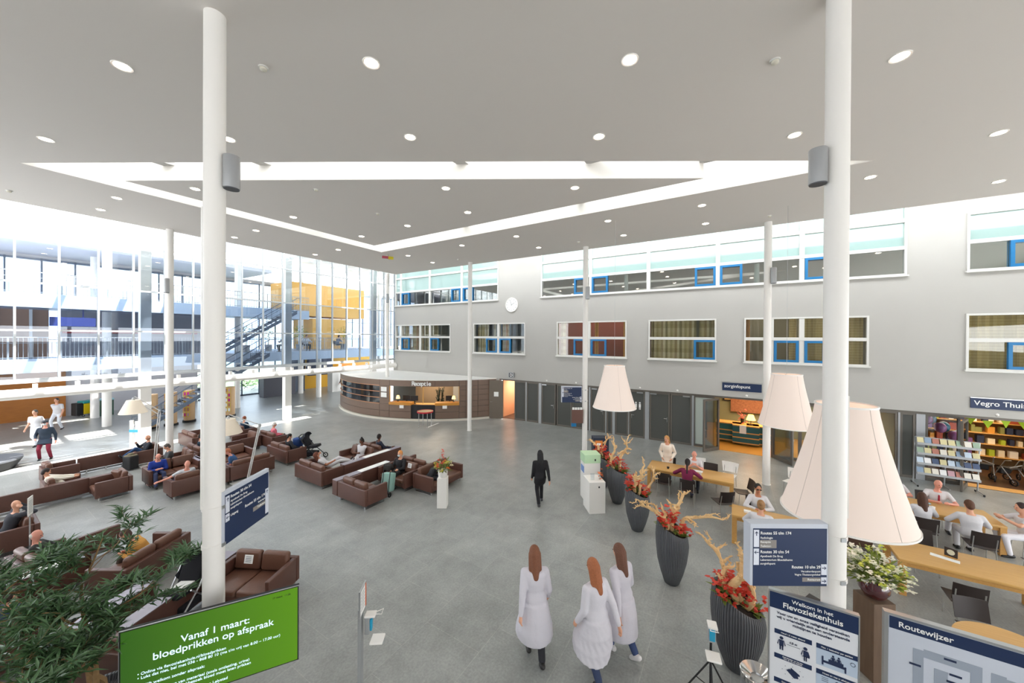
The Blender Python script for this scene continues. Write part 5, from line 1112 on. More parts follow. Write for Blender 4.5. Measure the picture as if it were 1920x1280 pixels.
mb = MB(); mb.box(0, .04, -1.3, 1.0, 1.2, 2.5); o = mb.build('wall_covering', wood_mat('bark_pattern_wall', '#b87a52', '#6b3d2c', .7, (6, 6, 6))); o.location = (23.7, pl(1410, 750, 0, 23.7).y, 0); tag(o, 'rust-brown patterned wall panel at the back of the warm-lit shop', 'wall panel')
t = thing('picture', (23.85, pl(1369, 750, 0, 23.8).y, 2.0), 0, 'small framed picture on the olive shop wall', 'picture'); mb = MB(); mb.box(-.04, 0, -.35, .35, -.25, .25); mb.build('frame', M_DARK, t); mb = MB(); mb.box(-.045, -.04, -.28, .28, -.18, .18); mb.build('print', mat('ochre_print', '#b89a5a', .7), t)
# home care shop: shelves of goods, walking aids
YV1 = YD(1735); 
for k, (z) in enumerate((.5, 1.0, 1.45, 1.9)):
    mb = MB(); mb.box(22.9, 23.5, -16+.5, YV1-.2, z-.03, z); o = mb.build('wall_shelf', M_OAK); tag(o, ['lowest', 'second', 'third', 'highest'][k]+' long shelf on the back wall of the home care shop', 'shelf')
gc = [mat('box_%s' % n_, c, .6) for n_, c in zip(['amber', 'cream', 'violet', 'olive', 'rust', 'white', 'navy', 'lime'], ['#c88a30', '#e8dcc0', '#6a4a80', '#7a7a40', '#a04a30', '#efeae0', '#26304a', '#a8b830'])]
g0 = None; random.seed(12)
for k, z in enumerate((.5, 1.0, 1.45, 1.9)):
    y = YV1-.4
    while y > -13.5:
        wd = random.uniform(.1, .22); h = random.uniform(.14, .34)
        if g0 is None: mb = MB(); mb.rbox(-.1, .1, -.5, .5, 0, 1, .01, 1); g = mb.build('product_box', gc[0]); g0 = g
        else: g = g0.copy(); g.data = g0.data.copy(); COL.objects.link(g)
        g.data.materials[0] = random.choice(gc); g.location = (23.1, y, z+.001); g.scale = (1, wd, h); y -= wd+random.uniform(.02, .16)
        tag(g, 'small product box on the %s back shelf of the home care shop' % ['lowest', 'second', 'third', 'highest'][k], 'box', 'product boxes on the %s shop shelf' % ['lowest', 'second', 'third', 'highest'][k])
lime = mat('lime_bunting', '#a8c81e', .7); b0 = None
for k in range(9):
    y = YD(1820)-.25-k*.42
    if b0 is None: mb = MB(); mb.loft([[(0, -.14, 0), (0, .14, 0), (0, 0, -.28)], [(.008, -.14, 0), (.008, .14, 0), (.008, 0, -.28)]]); b = mb.build('bunting_flag', lime); b0 = b
    else: b = b0.copy(); COL.objects.link(b)
    b.location = (20.4, y, 2.42-.1*sin(k*1.3)**2); b.rotation_euler = (0, 0, (k % 3-1)*.3); tag(b, 'lime green triangular flag hanging in the home care shop entrance', 'flag', 'lime bunting flags')
M_TYRE = mat('black_rubber', '#16161a', .7)
def wheel(mb, x, y, z, r, w=.03, ax='Y'):
    s = mb.m.copy(); mb.m = s @ Matrix.Translation((x, y, z)) @ Matrix.Rotation(R(90), 4, 'X'); mb.lathe([(r*.72, -w/2), (r, -w/2), (r, w/2), (r*.72, w/2)], 20, cap=False); mb.cyl(0, 0, -w/3, w/3, r*.14, n=10)
    for k in range(5): a = k*2*pi/5; mb.tube([(0, 0, 0), (r*.75*cos(a), r*.75*sin(a), 0)], r*.05, 4)
    mb.m = s
def rollator(x, y, rz, lab, col=None):
    t = thing('rollator', (x, y, 0), R(rz), lab, 'walking frame', 'black walking frames in the home care shop'); mb = MB()
    for s in (-.26, .26):
        mb.tube([(.3, s, .12), (-.05, s, .85), (-.22, s, .9)], .016, 8); mb.tube([(-.3, s, .12), (.05, s, .6)], .016, 8)
    mb.tube([(.1, -.26, .55), (.1, .26, .55)], .014, 6); mb.tube([(-.18, -.26, .62), (-.3, 0, .75), (-.18, .26, .62)], .02, 6); mb.build('frame', col or M_ALU, t, smooth=True)
    mb = MB(); mb.box(-.15, .15, -.22, .22, .55, .58); mb.build('seat', M_DARK, t)
    mb = MB(); mb.rbox(.1, .28, -.18, .18, .3, .52, .04); mb.build('bag', M_DARK, t)
    for sx in (-.3, .3):
        for s in (-.26, .26): mb = MB(); wheel(mb, sx, s, .12, .12); mb.build('wheel', M_TYRE, t, smooth=True)
for a in ((21.0, YD(1835), 20, 'walking frame closest to the open glass shop door'), (21.2, YD(1860)-.35, -15, 'second walking frame from the open glass shop door'), (21.0, YD(1890)-.6, 30, 'third walking frame from the open glass shop door'), (21.3, YD(1925)-.9, 0, 'walking frame at the right edge of the picture in the shop')): rollator(*a)
for k in range(6):
    y = YV1-.25-.18*k; mb = MB(); mb.ell((0, 0, 0), .17, .17, .2); mb.tube([(0, 0, -.2), (.02, 0, -.7)], .003, 4); o = mb.build('balloon', mat('teal_balloon', '#2f6f7a', .3) if k % 2 else mat('pink_balloon', '#b5608a', .3), smooth=True); o.location = (20.4+(k % 2)*.25, y, 2.2-.28*(k//2)); tag(o, '%s balloon in the shop window, %s' % ('teal' if k % 2 else 'pink', ['topmost pair', 'middle pair', 'lowest pair'][k//2]), 'balloon', 'balloons in the shop window')
# ================================================================== PUSHCHAIRS
def pushchair(x, y, rz, lab, hood=True, fcol=None):
    t = thing('pushchair', (x, y, 0), R(rz), lab, 'pushchair'); mb = MB()
    for s in (-.25, .25):
        mb.tube([(.42, s, .14), (-.1, s, .55), (-.45, s, 1.02)], .017, 8); mb.tube([(-.35, s, .16), (.1, s, .6)], .015, 8)
    mb.tube([(-.45, -.25, 1.02), (-.5, 0, 1.05), (-.45, .25, 1.02)], .019, 8); mb.tube([(-.35, -.25, .16), (-.35, .25, .16)], .012, 6); mb.build('frame', fcol or M_ALU, t, smooth=True)
    mb = MB(); mb.m = Matrix.Translation((.05, 0, .5)) @ Matrix.Rotation(R(-8), 4, 'Y'); mb.rbox(-.22, .25, -.19, .19, 0, .12, .04); mb.m = Matrix.Translation((-.15, 0, .56)) @ Matrix.Rotation(R(-25), 4, 'Y'); mb.rbox(-.05, .04, -.19, .19, 0, .5, .03); mb.build('seat', mat('black_fabric', '#1b1c22', .9), t, smooth=True)
    if hood:
        mb = MB(); rings = []
        for i in range(11):
            a = R(-75+i*14); rings.append([(-.1-.34*cos(a)*(.55+.45*cos(pi/2*(-1+2*j/12))), .24*sin(pi/2*(-1+2*j/12)), .88+.32*sin(a)*(.5+.5*cos(pi/2*(-1+2*j/12)))) for j in range(13)])
        mb.loft(rings, cap=False, close=False); mb.build('hood', mat('charcoal_fabric', '#2e3138', .9), t, smooth=True)
    mb = MB(); mb.rbox(-.3, .2, -.2, .2, .18, .34, .03); mb.build('basket', mat('black_fabric', '#1b1c22', .9), t, smooth=True)
    for sx, r in ((-.35, .16), (.42, .11)):
        for s in (-.27, .27): mb = MB(); wheel(mb, sx, s, r, r); mb.build('wheel', M_TYRE, t, smooth=True)
    return t
p = fl(340, 1160); pushchair(p.x, p.y, 215, 'black pushchair with grey tubes parked next to the green screen', hood=True)
p = fl(572, 868); pushchair(p.x+.45, p.y+.25, -60, 'black pushchair with round hood next to the person in black', fcol=M_DARK)
# shopping trolley, backpacks, trolley bag
t = thing('shopping_trolley', (7.95, 9.85, 0), R(200), 'pale green wheeled shopping trolley before the blonde woman', 'trolley'); mb = MB(); mb.m = Matrix.Rotation(R(-12), 4, 'Y'); mb.rbox(-.14, .14, -.19, .19, .12, .7, .04); mb.build('bag', mat('pale_green_fabric', '#8fb5ab', .8), t, smooth=True); mb = MB(); mb.m = Matrix.Rotation(R(-12), 4, 'Y'); mb.tube([(.16, -.12, .05), (.16, -.12, .95), (.16, .12, .95), (.16, .12, .05)], .012, 8); mb.build('handle', M_DARK, t)
for s in (-.2, .2): mb = MB(); wheel(mb, .16, s, .08, .08); mb.build('wheel', M_TYRE, t)
p = fl(245, 880); t = thing('trolley_bag', (p.x, p.y, 0), R(20), 'black trolley bag with a hat on top, by the bald man in dark jacket', 'bag'); mb = MB(); mb.rbox(-.15, .15, -.2, .2, .04, .55, .04); mb.build('body', M_DARK, t, smooth=True)
mb = MB(); mb.lathe([(.19, 0), (.19, .015), (.1, .02), (.08, .09), (.0, .1)], 24); o = mb.build('hat', mat('khaki_felt', '#7a715c', .9), smooth=True); o.location = (p.x, p.y, .555); tag(o, 'khaki hat lying on the black trolley bag', 'hat')
t = thing('backpack', (8.3, 16.15, .45), R(20), 'blue backpack on the sofa next to the black pushchair', 'backpack'); mb = MB(); mb.rbox(-.14, .14, -.17, .17, 0, .42, .07); mb.build('bag', mat('royal_navy_fabric', '#1f3f78', .8), t, smooth=True); mb = MB(); mb.rbox(.13, .19, -.12, .12, .04, .24, .03); mb.build('pocket', mat('royal_navy_fabric2', '#2a4d8a', .8), t, smooth=True)
t = thing('handbag', (8.75, 10.55, .42), 0, 'dark patterned handbag on the lap of the blonde woman', 'bag'); mb = MB(); mb.rbox(-.25, -.05, -.15, .2, .03, .28, .05); mb.build('body', mat('dark_patterned', '#2b2622', .8, var=.6, vscale=25), t, smooth=True)
# ================================================================== GIANT DESK LAMPS
def desklamp(bx, by, elbow, head, lab):
    t = thing('giant_desk_lamp', (bx, by, 0), 0, lab, 'lamp', 'giant white jointed floor lamps'); B = V((bx, by, 0)); e = V(elbow)-B; h = V(head)-B
    mb = MB(); mb.rbox(-.45, .3, -.3, .3, 0, .04, .015); mb.build('base', mat('pale_lamp_metal', '#d9d8d6', .4), t); s = V((.04, .03, 0)); lm = MATS['pale_lamp_metal']
    mb = MB(); mb.tube([s+V((0, 0, .04)), e+s], .018, 8); mb.tube([-s+V((.0, 0, .04)), e-s], .018, 8); mb.build('lower_arm', lm, t, smooth=True)
    mb = MB(); mb.tube([e+s, h+s+V((0, 0, .1))], .015, 8); mb.tube([e-s+V((0, 0, -.1)), h-s], .015, 8); mb.build('upper_arm', lm, t, smooth=True)
    for q in (e, h): mb = MB(); mb.ell(q, .05, .05, .07); mb.build('joint', M_GREYMETAL, t, smooth=True)
    mb = MB(); mb.m = Matrix.Translation(h); mb.lathe([(.42, -.55), (.2, -.05)], 32, cap=False); mb.cyl(0, 0, -.06, -.04, .2, n=32); mb.build('lamp_shade', mat('cream_lamp_shade', '#ecdfcb', .8), t, smooth=True)
b = fl(290, 838); e = fl(299, 771, 2.1); h = V((4.5, 23.0, 0)); h = pl(250, 749, 1, 24.6)
b = V((4.85, 20.0, 0)); 
def atdist(px, py, P): # point on pixel ray at the horizontal distance of P
    d = ray(px, py); k = sqrt(P.x**2+P.y**2)/sqrt(d.x**2+d.y**2); return V((0, 0, HC))+d*k
e = atdist(299, 771, V((4.8, 20.2))); h = atdist(250, 748, V((3.9, 20.3)))
desklamp(atdist(290, 870, V((4.8, 20.2))).x, atdist(290, 870, V((4.8, 20.2))).y, e, h, 'giant jointed white floor lamp at the left, before the staircase')
b = fl(464, 903); e = atdist(487, 797, V((6.0, 14.8))); h = atdist(428, 783, V((5.0, 15.3)))
desklamp(b.x, b.y, e, h, 'giant jointed white floor lamp behind the big left column')
# ================================================================== BROCHURE COLUMNS, CART, FAR THINGS
fr_y = mat('yellow_frame', '#e2c62a', .5)
random.seed(9)
for i, (px, py, lab) in enumerate(((355, 790, 'wooden brochure column with yellow frames, widest visible one'), (284, 803, 'wooden brochure column left of the thin column'), (321, 797, 'wooden brochure column just right of the thin column'), (431, 780, 'wooden brochure column right of the big left column'))):
    p = fl(px, py); t = thing('brochure_column', (p.x, p.y, 0), YAW-pi/2, lab, 'display'); mb = MB(); mb.cyl(0, 0, 0, .12, .32, n=28); mb.build('base', M_DARK, t, smooth=True); mb = MB(); mb.cyl(0, 0, .12, 1.95, .27, n=12); mb.build('body', mat('pale_wood_column', '#d9b48a', .6), t)
    for r in range(5):
        for c in range(-1, 2):
            a = -pi/2+c*.5236*1.0; mb = MB(); mb.m = Matrix.Translation((0, 0, .35+r*.32)) @ Matrix.Rotation(a+pi/2, 4, 'Z'); mb.box(-.075, .075, -.3, -.265, 0, .26); mb.build('yellow_frame', fr_y, t); mb = MB(); mb.m = Matrix.Translation((0, 0, .35+r*.32)) @ Matrix.Rotation(a+pi/2, 4, 'Z'); mb.box(-.055, .055, -.305, -.3, .03, .23); mb.build('leaflet', random.choice([M_PAPER, mm[2], mm[7], mm[6], mat('magenta_leaflet', '#c02a90', .6)]), t)
p = fl(162, 779); t = thing('cleaning_cart', (p.x, p.y, 0), R(20), 'yellow cleaning cart with teal lid in the street behind the glass', 'cart'); mb = MB(); mb.rbox(-.25, .25, -.25, .25, .15, .85, .04); mb.build('yellow_bag', mat('cart_yellow', '#e8c400', .5), t); mb = MB(); mb.rbox(-.3, .3, -.3, .3, .85, 1.0, .04); mb.build('lid', mat('teal_lid', '#1f8c8c', .5), t); mb = MB(); mb.rbox(-.6, -.27, -.25, .25, .1, .9, .04); mb.build('rack', M_DARK, t)
for a in ((-.25, .2), (.25, .2), (-.25, -.2), (.25, -.2)): mb = MB(); wheel(mb, a[0], a[1], .07, .07); mb.build('wheel', M_TYRE, t)
p = fl(186, 779); t = boxy('recycling_bin', p.x+.3, p.y, 0, (-.3, .3, -.3, .3, 0, 1.0), mat('dark_green_bin', '#3c5a4c', .6), 'dark green bin with teal lid beside the cleaning cart', 'bin'); mb = MB(); mb.rbox(-.33, .33, -.33, .33, 1.0, 1.1, .03); mb.build('lid', mat('pale_teal_lid', '#9ac4cc', .5), t)
# dark cabinets and planter by the far glazing
p = fl(542, 739); boxy('dark_cabinet', p.x-.9, p.y, 0, (-1.3, 1.3, -.3, .5, 0, 1.7), mat('dark_grey_cabinet', '#4a4b55', .5), 'dark grey cabinet left of the central white column, far back', 'cabinet')
boxy('grey_screen_wall', p.x+1.1, p.y+1.2, 0, (-.9, .9, -.1, .1, 0, 3.1), M_STEELBLUE, 'tall blue-grey partition behind the dark grey cabinet', 'partition')
boxy('dark_wall_unit', 20.0, 34.8, 0, (-1.2, 1.2, -.2, .2, 1.5, 3.2), M_NAVY, 'dark navy wall unit behind the distant sign', 'cabinet', z=0)
boxy('white_counter', 21.0, 32.8, 0, (-1.2, .6, -.4, .4, 0, 1.9), M_FRAME, 'white high counter of the yellow shop', 'counter')
t = boxy('shop_counter', 25.0, 33.8, 0, (-2.4, 1.5, -.5, .5, 0, 1.1), M_DARK, 'dark counter with orange top at the yellow shop', 'counter'); mb = MB(); mb.box(-2.4, 1.5, -.5, .5, 1.1, 1.16); mb.build('orange_top', mat('orange_counter', '#c98a35', .4), t); mb = MB(); mb.box(-2.4, 1.5, 1.6, 1.7, 1.4, 2.4); mb.build('back_shelf', mat('amber_shelf', '#b06a20', .5, emit='#ff9a30', es=.3), t)
# dark round bench at the left edge
p = fl(8, 876); t = thing('round_bench', (p.x-.5, p.y-.1, 0), 0, 'dark round bench with grey top at the left edge', 'bench'); mb = MB(); mb.cyl(0, 0, 0, .36, .75, .95, n=40); mb.build('body', M_DARK, t, smooth=True); mb = MB(); mb.cyl(0, 0, .36, .42, .95, n=40); mb.build('top', mat('slate_top', '#55585e', .5), t, smooth=True)
# cafe furniture on the upper deck behind the glass
for i, (x, y) in enumerate(((12.6, 30.5), (14.6, 31.5), (16.8, 30.9), (20.6, 30.2))):
    t = thing('potted_tree', (x, y+1.6, 4.1), 0, 'green indoor tree on the lower walkway, %s from the left' % ['first', 'second', 'third', 'fourth'][i], 'plant', 'indoor trees on the walkway'); mb = MB(); mb.cyl(0, 0, 0, .5, .22, .28); mb.build('pot', M_GREYMETAL, t, smooth=True); mb = MB(); mb.tube([(0, 0, .4), (.05, 0, 1.2)], .03, 6); mb.build('trunk', M_CORAL, t); random.seed(i+20); mb = MB()
    for k in range(260):
        a, e, r = random.uniform(0, 6.28), random.uniform(-1, 1), random.uniform(.2, .75); c = V((r*cos(a)*sqrt(1-e*e), r*sin(a)*sqrt(1-e*e), 1.5+r*e)); leafquad(mb, c, (cos(a), sin(a), random.uniform(-.4, .6)), .22, .09)
    mb.build('foliage', mat('bright_green_leaf', '#6f9a3c', .5, var=.3, vscale=6), t)
# courtyard shrubs seen through the far glazing
for i in range(7):
    mb = MB(); random.seed(40+i)
    for k in range(200):
        a, e, r = random.uniform(0, 6.28), random.uniform(-.6, 1), random.uniform(.3, 1.0); leafquad(mb, (r*cos(a), r*sin(a), .6+r*e*.8), (cos(a), sin(a), .5), .3, .14)
    o = mb.build('shrub', mat('shrub_green', '#7d9a50', .6, var=.35, vscale=4)); o.location = (11.5+i*2.1, 40.5+(i % 2), -.12); o['kind'] = 'thing'; tag(o, 'green shrub in the courtyard beyond the far glazing', 'shrub', 'courtyard shrubs')
# ================================================================== BIG LEAFY TREE IN FRONT
rnd = random.Random(5)
bt = atdist(187, 1270, V((1.12, 7.15))); TX, TY = bt.x, bt.y
t = thing('indoor_tree', (TX, TY, 0), 0, 'leafy dark green indoor tree in the lower left foreground', 'plant')
mb = MB(); mb.lathe([(.0, 0), (.26, 0), (.34, .5), (.36, .52), (.32, .52), (.3, .44), (.0, .44)], 36); mb.build('pot', M_POT, t, smooth=True)
mb = MB()
tips = []
def grow(p, d, L, r, dep):
    p = V(p); d = V(d).normalized(); pts = [p]; rs = [r]; n = 5
    for i in range(n):
        d = (d+V((rnd.gauss(0, .16), rnd.gauss(0, .16), rnd.gauss(.0, .1)))).normalized(); pts.append(pts[-1]+d*L/n); rs.append(r*(1-.4*(i+1)/n))
    mb.tube(pts, rs, 6); tips.append((pts[-1], d)); 
    if dep == 0: tips.append((pts[-3], d)); tips.append((pts[2], (d+V((0, 0, .5))).normalized())); return
    for k in range(rnd.choice((3, 4, 4))):
        a = rnd.uniform(0, 6.28); o = V((cos(a), sin(a), rnd.uniform(-.25, .6))); grow(pts[rnd.choice((2, 3, 4, 5))], (d*.5+o), L*rnd.uniform(.5, .68), rs[-1]*.7, dep-1)
for (a, tl) in ((0, .12), (2.1, .2), (4.2, .25)):
    grow((.05*cos(a), .05*sin(a), .42), (tl*cos(a), tl*sin(a), 1), 1.45, .035, 3)
mb.build('trunk', mat('tan_bark', '#8d6f4a', .8, var=.3, vscale=25), t, smooth=True)
mb = MB()
for (q, d) in tips:
    if q.z < .75: continue
    # crown is wide and rounded
    for k in range(12):
        a = rnd.uniform(0, 6.28); o = (d*.5+V((cos(a), sin(a), rnd.uniform(-.35, .7)))).normalized(); leafquad(mb, q-d*rnd.uniform(0, .1), o, rnd.uniform(.13, .21), .028, bend=.2)
mb.build('foliage', mat('dark_glossy_leaf', '#4d6e46', .35, var=.4, vscale=9), t)
print('tree tips', len(tips), min(q.z for q, d in tips), max(q.z for q, d in tips))
# ================================================================== PEOPLE
SK = dict(light=mat('skin_light', '#d9a184', .6), tan=mat('skin_tan', '#b5795a', .6), dark=mat('skin_dark', '#6a4230', .6), pink=mat('skin_pink', '#dd9a86', .6))
def rem(o, vox, sm=4):
    m = o.modifiers.new('remesh', 'REMESH'); m.mode = 'VOXEL'; m.voxel_size = vox; m.use_smooth_shade = True
    s = o.modifiers.new('smooth', 'SMOOTH'); s.factor = .5; s.iterations = sm
def ik(a, b, l1, l2, pole):
    a, b = V(a), V(b); d = b-a; L = d.length
    if L > (l1+l2)*.995: d = d*((l1+l2)*.995/L); b = a+d; L = d.length
    u = d/L; x = (l1*l1-l2*l2+L*L)/(2*L); h = sqrt(max(0, l1*l1-x*x)); p = V(pole)-u*V(pole).dot(u)
    p = p.normalized() if p.length > 1e-4 else V((0, 0, -1)); return a+u*x+p*h, b
def person(x, y, z, rz, label, pose, top='shirt', topc='#e8e6e6', botc='#2a2c34', skin='light', hair='short', hairc='#3a2a20', shoe='#1e1c1c', sleeves='long', mask=False, cat='person', vox=.011, female=False, scale=1.0, tie=None, glasses=False, pants=True, group=None):
    """pose: dict pelvis(z), lean, side, head(yaw,pitch), hl/hr (hand target), fl/fr (ankle target), kp knee pole; local x = facing, y = left"""
    t = thing('person', (x, y, z), R(rz), label, 'person', group); t.scale = (scale*pose.get('sc', 1),)*3
    P = pose; pel = V(P.get('pel', (0, 0, .93))); lean = R(P.get('lean', 0)); side = R(P.get('side', 0)); tw = R(P.get('twist', 0))
    up = V((sin(lean), sin(side), cos(lean)*cos(side))).normalized(); rt = V((sin(tw), -cos(tw), 0)); rt = (rt-up*rt.dot(up)).normalized(); fw = up.cross(rt)*1.0
    fw = V((0, 0, 1)).cross(rt) if False else up.cross(rt); fw = -fw if fw.dot(V((cos(tw), sin(tw), 0))) < 0 else fw
    def tp(u, f=0, s=0): return pel+up*u+fw*f-rt*s      # s = to the left
    W = .165 if female else .185
    neck = tp(.5, -.01); hy, hp = R(P.get('head', (0, 0))[0]), R(P.get('head', (0, 0))[1])
    hf0 = V((cos(tw), sin(tw), 0)); hq = Quaternion((0, 0, 1), hy); hf = hq @ hf0; hr_ = V((hf.y, -hf.x, 0)); hf = Quaternion(hr_, -hp) @ hf; hu = hr_.cross(hf)
    headc = neck+up*.08+hu*.11+hf*.02
    M3 = Matrix((hf, hr_*-1, hu)).transposed()          # local head axes -> world
    shl, shr = tp(.43, 0, W), tp(.43, 0, -W)
    ta, ab = (.3, .27); th_, sh_ = (.45, .44)
    hl = pel+V(P['hl']) if 'hl' in P else tp(.43, .05, W+.06)-V((0, 0, .56)); hr = pel+V(P['hr']) if 'hr' in P else tp(.43, .05, -W-.06)-V((0, 0, .56))
    el, hl = ik(shl, hl, ta, ab, P.get('elp', (-.6, .5, -.6))); er, hr = ik(shr, hr, ta, ab, P.get('erp', (-.6, -.5, -.6)))
    hipl, hipr = tp(0, 0, .09), tp(0, 0, -.09)
    fL, fR = V(P.get('fl', (0, .1, .08))), V(P.get('fr', (0, -.1, .08)))
    kl, fL = ik(hipl, fL, th_, sh_, P.get('klp', (1, .05, .2))); kr, fR = ik(hipr, fR, th_, sh_, P.get('krp', (1, -.05, .2)))
    def torso(mb, g, u0=-.1, u1=.5):
        prof = [(-.1, .07, .11), (-.04, .115, .165), (.05, .12, .175 if female else .165), (.16, .1, .135 if female else .15), (.3, .125, .16 if female else .175), (.4, .11, W+.0), (.455, .085, W*.88), (.5, .055, .07)]
        rings = []
        for u, a, b in prof:
            if u < u0-1e-6 or u > u1+1e-6: continue
            c = tp(u, 0); rings.append([tuple(c+fw*(a+g)*cos(q)+rt*(b+g)*sin(q)) for q in [2*pi*k/20 for k in range(20)]])
        mb.loft([list(r) for r in rings])
    def arm(mb, g, s, e, h, full=1.0):
        mb.cap(s, e, .052+g, .042+g); 
        if full > .5: mb.cap(e, e+(h-e)*(full if full < 1 else 1), .04+g, (.03 if full >= 1 else .034)+g)
    def leg(mb, g, h, k, f): mb.cap(h, k, .082+g, .056+g); mb.cap(k, f, .054+g, .038+g)
    # body (one continuous surface: head, torso, limbs, hands with fingers)
    mb = MB(); torso(mb, -.012)
    mb.cap(neck-up*.04, headc-hu*.03, .056, .052)
    mb.ell(headc, .095, .075, .118, 16, 10, M3); mb.ell(headc+hf*.03-hu*.06, .06, .052, .055, 12, 8, M3)
    mb.cap(headc+hf*.088+hu*.012, headc+hf*.108-hu*.022, .009, .014, 8)
    for s in (-1, 1): mb.ell(headc+hr_*s*.076-hu*.005-hf*.005, .022, .012, .032, 8, 6, M3)
    for s, e, h in ((shl, el, hl), (shr, er, hr)): arm(mb, 0, s, e, h)
    for h, k, f in ((hipl, kl, fL), (hipr, kr, fR)): leg(mb, 0, h, k, f)
    for e, h, sg in ((el, hl, 1), (er, hr, -1)):
        d = (h-e).normalized(); inn = (V((0, 0, 0))+rt*sg); inn = (inn-d*inn.dot(d)); inn = inn.normalized() if inn.length > .1 else fw; pn = d.cross(inn)
        c = h+d*.045; mb.cap(h, c+d*.03, .026, .03, 8)
        sp_ = pn
        for k in range(4):
            o = sp_*(-.026+.0175*k); L = (.062, .075, .07, .055)[k]; p0 = h+d*.07+o; p1 = p0+d*L*.5+inn*.008; p2 = p1+d*L*.42+inn*.022; mb.cap(p0-d*.015, p1, .011, .0105, 6); mb.cap(p1, p2, .0105, .009, 6)
        p0 = h+d*.02-sp_*.02; p1 = p0-sp_*.022+d*.03+inn*.015; p2 = p1+d*.028+inn*.008; mb.cap(p0, p1, .012, .011, 6); mb.cap(p1, p2, .011, .009, 6)
    b = mb.build('body', SK[skin], t, smooth=True); rem(b, vox, 2)
    def cloth(name, fn, col, v=None, sm=5, rough=.85):
        mb = MB(); fn(mb); nm = 'cloth_'+col.strip('#'); o = mb.build(name, mat(nm, col, rough, bump=.25, bscale=18), t, smooth=True); rem(o, v or vox*1.35, sm); return o
    full = {'long': 1, 'short': .15, 'half': .5, 'none': 0}[sleeves]
    def sh(mb):
        torso(mb, .014, -.1 if top in ('dress', 'coat') else -.04, .46)
        mb.cap(tp(.44, 0, W*.5), tp(.43, 0, W), .06, .064); mb.cap(tp(.44, 0, -W*.5), tp(.43, 0, -W), .06, .064)
        for s, e, h in ((shl, el, hl), (shr, er, hr)):
            mb.cap(s, s+(e-s)*(1 if full >= .5 else .62), .066, .058)
            if full == 1: mb.cap(e, h-(h-e)*.05, .056, .042)
            elif full == .5: mb.cap(e, e+(h-e)*.3, .056, .05)
        if top in ('dress', 'coat'):
            ln = 1.0 if top == 'dress' else .55
            a, b_ = (hipl+(kl-hipl)*ln), (hipr+(kr-hipr)*ln)
            if top == 'dress': a = kl+(fL-kl)*.35; b_ = kr+(fR-kr)*.35
            c0 = tp(-.02); m_ = (a+b_)/2; rings = []
            hw = (a-b_).length/2+(.14 if top == 'dress' else .1); dr = (a-b_); dr = (dr-V((0, 0, 1))*dr.z*.0).normalized() if dr.length > .02 else -rt
            pf = dr.cross((m_-c0).normalized())
            for s in (0, .35, .7, 1):
                c = c0+(m_-c0)*s; wr = .2+(hw-.2)*s+(.03*s if top == 'dress' else 0); wf = .16+.14*sin(s*2.0) if top == 'dress' else .145+.02*s; lat = (-rt*(1-s)+dr*s).normalized(); fr_ = (fw*(1-s)+(pf if pf.dot(fw) > 0 else -pf)*s).normalized(); rings.append([tuple(c+fr_*wf*cos(q)+lat*wr*sin(q)) for q in [2*pi*k/18 for k in range(18)]])
            mb.loft(rings)
    cloth({'dress': 'dress', 'coat': 'jacket'}.get(top, 'shirt'), sh, topc)
    if pants:
        def tr(mb):
            if top != 'dress': torso(mb, .006, -.1, .06)
            for h, k, f in ((hipl, kl, fL), (hipr, kr, fR)):
                if top != 'dress': mb.cap(h, k, .096, .07)
                mb.cap(k, f+(k-f)*.04, .068, .055)
        cloth('trousers', tr, botc)
    for k, f in ((kl, fL), (kr, fR)):
        mb = MB(); d = V((cos(tw), sin(tw), 0)) if 'toe' not in P else V(P['toe']).normalized(); sd_ = (f-k).normalized(); dd = (d-sd_*d.dot(sd_)*.9).normalized(); bot = f+sd_*.045
        mb.cap(bot-dd*.05, bot+dd*.13, .042, .036, 10); mb.cap(f+sd_*.0, bot, .045, .042); o = mb.build('shoe', mat('shoe_'+shoe.strip('#'), shoe, .5), t, smooth=True); rem(o, vox, 3)
    # hair
    hm = mat('hair_'+hairc.strip('#'), hairc, .7, var=.3, vscale=60, bump=.3, bscale=90)
    if hair != 'bald':
        mb = MB()
        if hair == 'fringe': 
            mb.ell(headc-hf*.03-hu*.01, .082, .082, .06, 14, 8, M3)
        else:
            mb.ell(headc-hf*.018+hu*.022, .1, .085, .108, 16, 10, M3); mb.ell(headc-hf*.045-hu*.02, .07, .078, .09, 14, 8, M3)
        if hair in ('long', 'curly'):
            mb.cap(headc-hf*.05, neck-fw*.07-up*.12, .085, .06); mb.cap(headc-hf*.03+hr_*.05, neck-fw*.03+rt*.07-up*.02, .05, .035); mb.cap(headc-hf*.03-hr_*.05, neck-fw*.03-rt*.07-up*.02, .05, .035)
        if hair == 'bun': mb.ell(headc-hf*.11+hu*.04, .045, .045, .045, 10, 8, M3)
        if hair == 'topbun': mb.ell(headc-hf*.05+hu*.13, .045, .045, .045, 10, 8, M3)
        if hair == 'pony': mb.cap(headc-hf*.1+hu*.02, neck-fw*.12-up*.14, .035, .022)
        if hair == 'cap': mb.ell(headc+hu*.07, .11, .1, .06, 14, 8, M3); mb.cap(headc+hf*.08+hu*.06, headc+hf*.13+hu*.05, .06, .05)
        if hair == 'hijab': mb.ell(headc-hf*.02, .1, .1, .13, 14, 10, M3); mb.cap(headc-hf*.03, neck-up*.1, .1, .13)
        o = mb.build('cap' if hair == 'cap' else 'hair', hm, t, smooth=True); rem(o, vox*.9, 2 if hair == 'curly' else 3)
    # face
    for s in (-1, 1):
        mb = MB(); mb.ell(headc+hf*.09+hr_*s*.032+hu*.01, .008, .012, .007, 8, 6, M3); mb.build('eye', M_DARK, t)
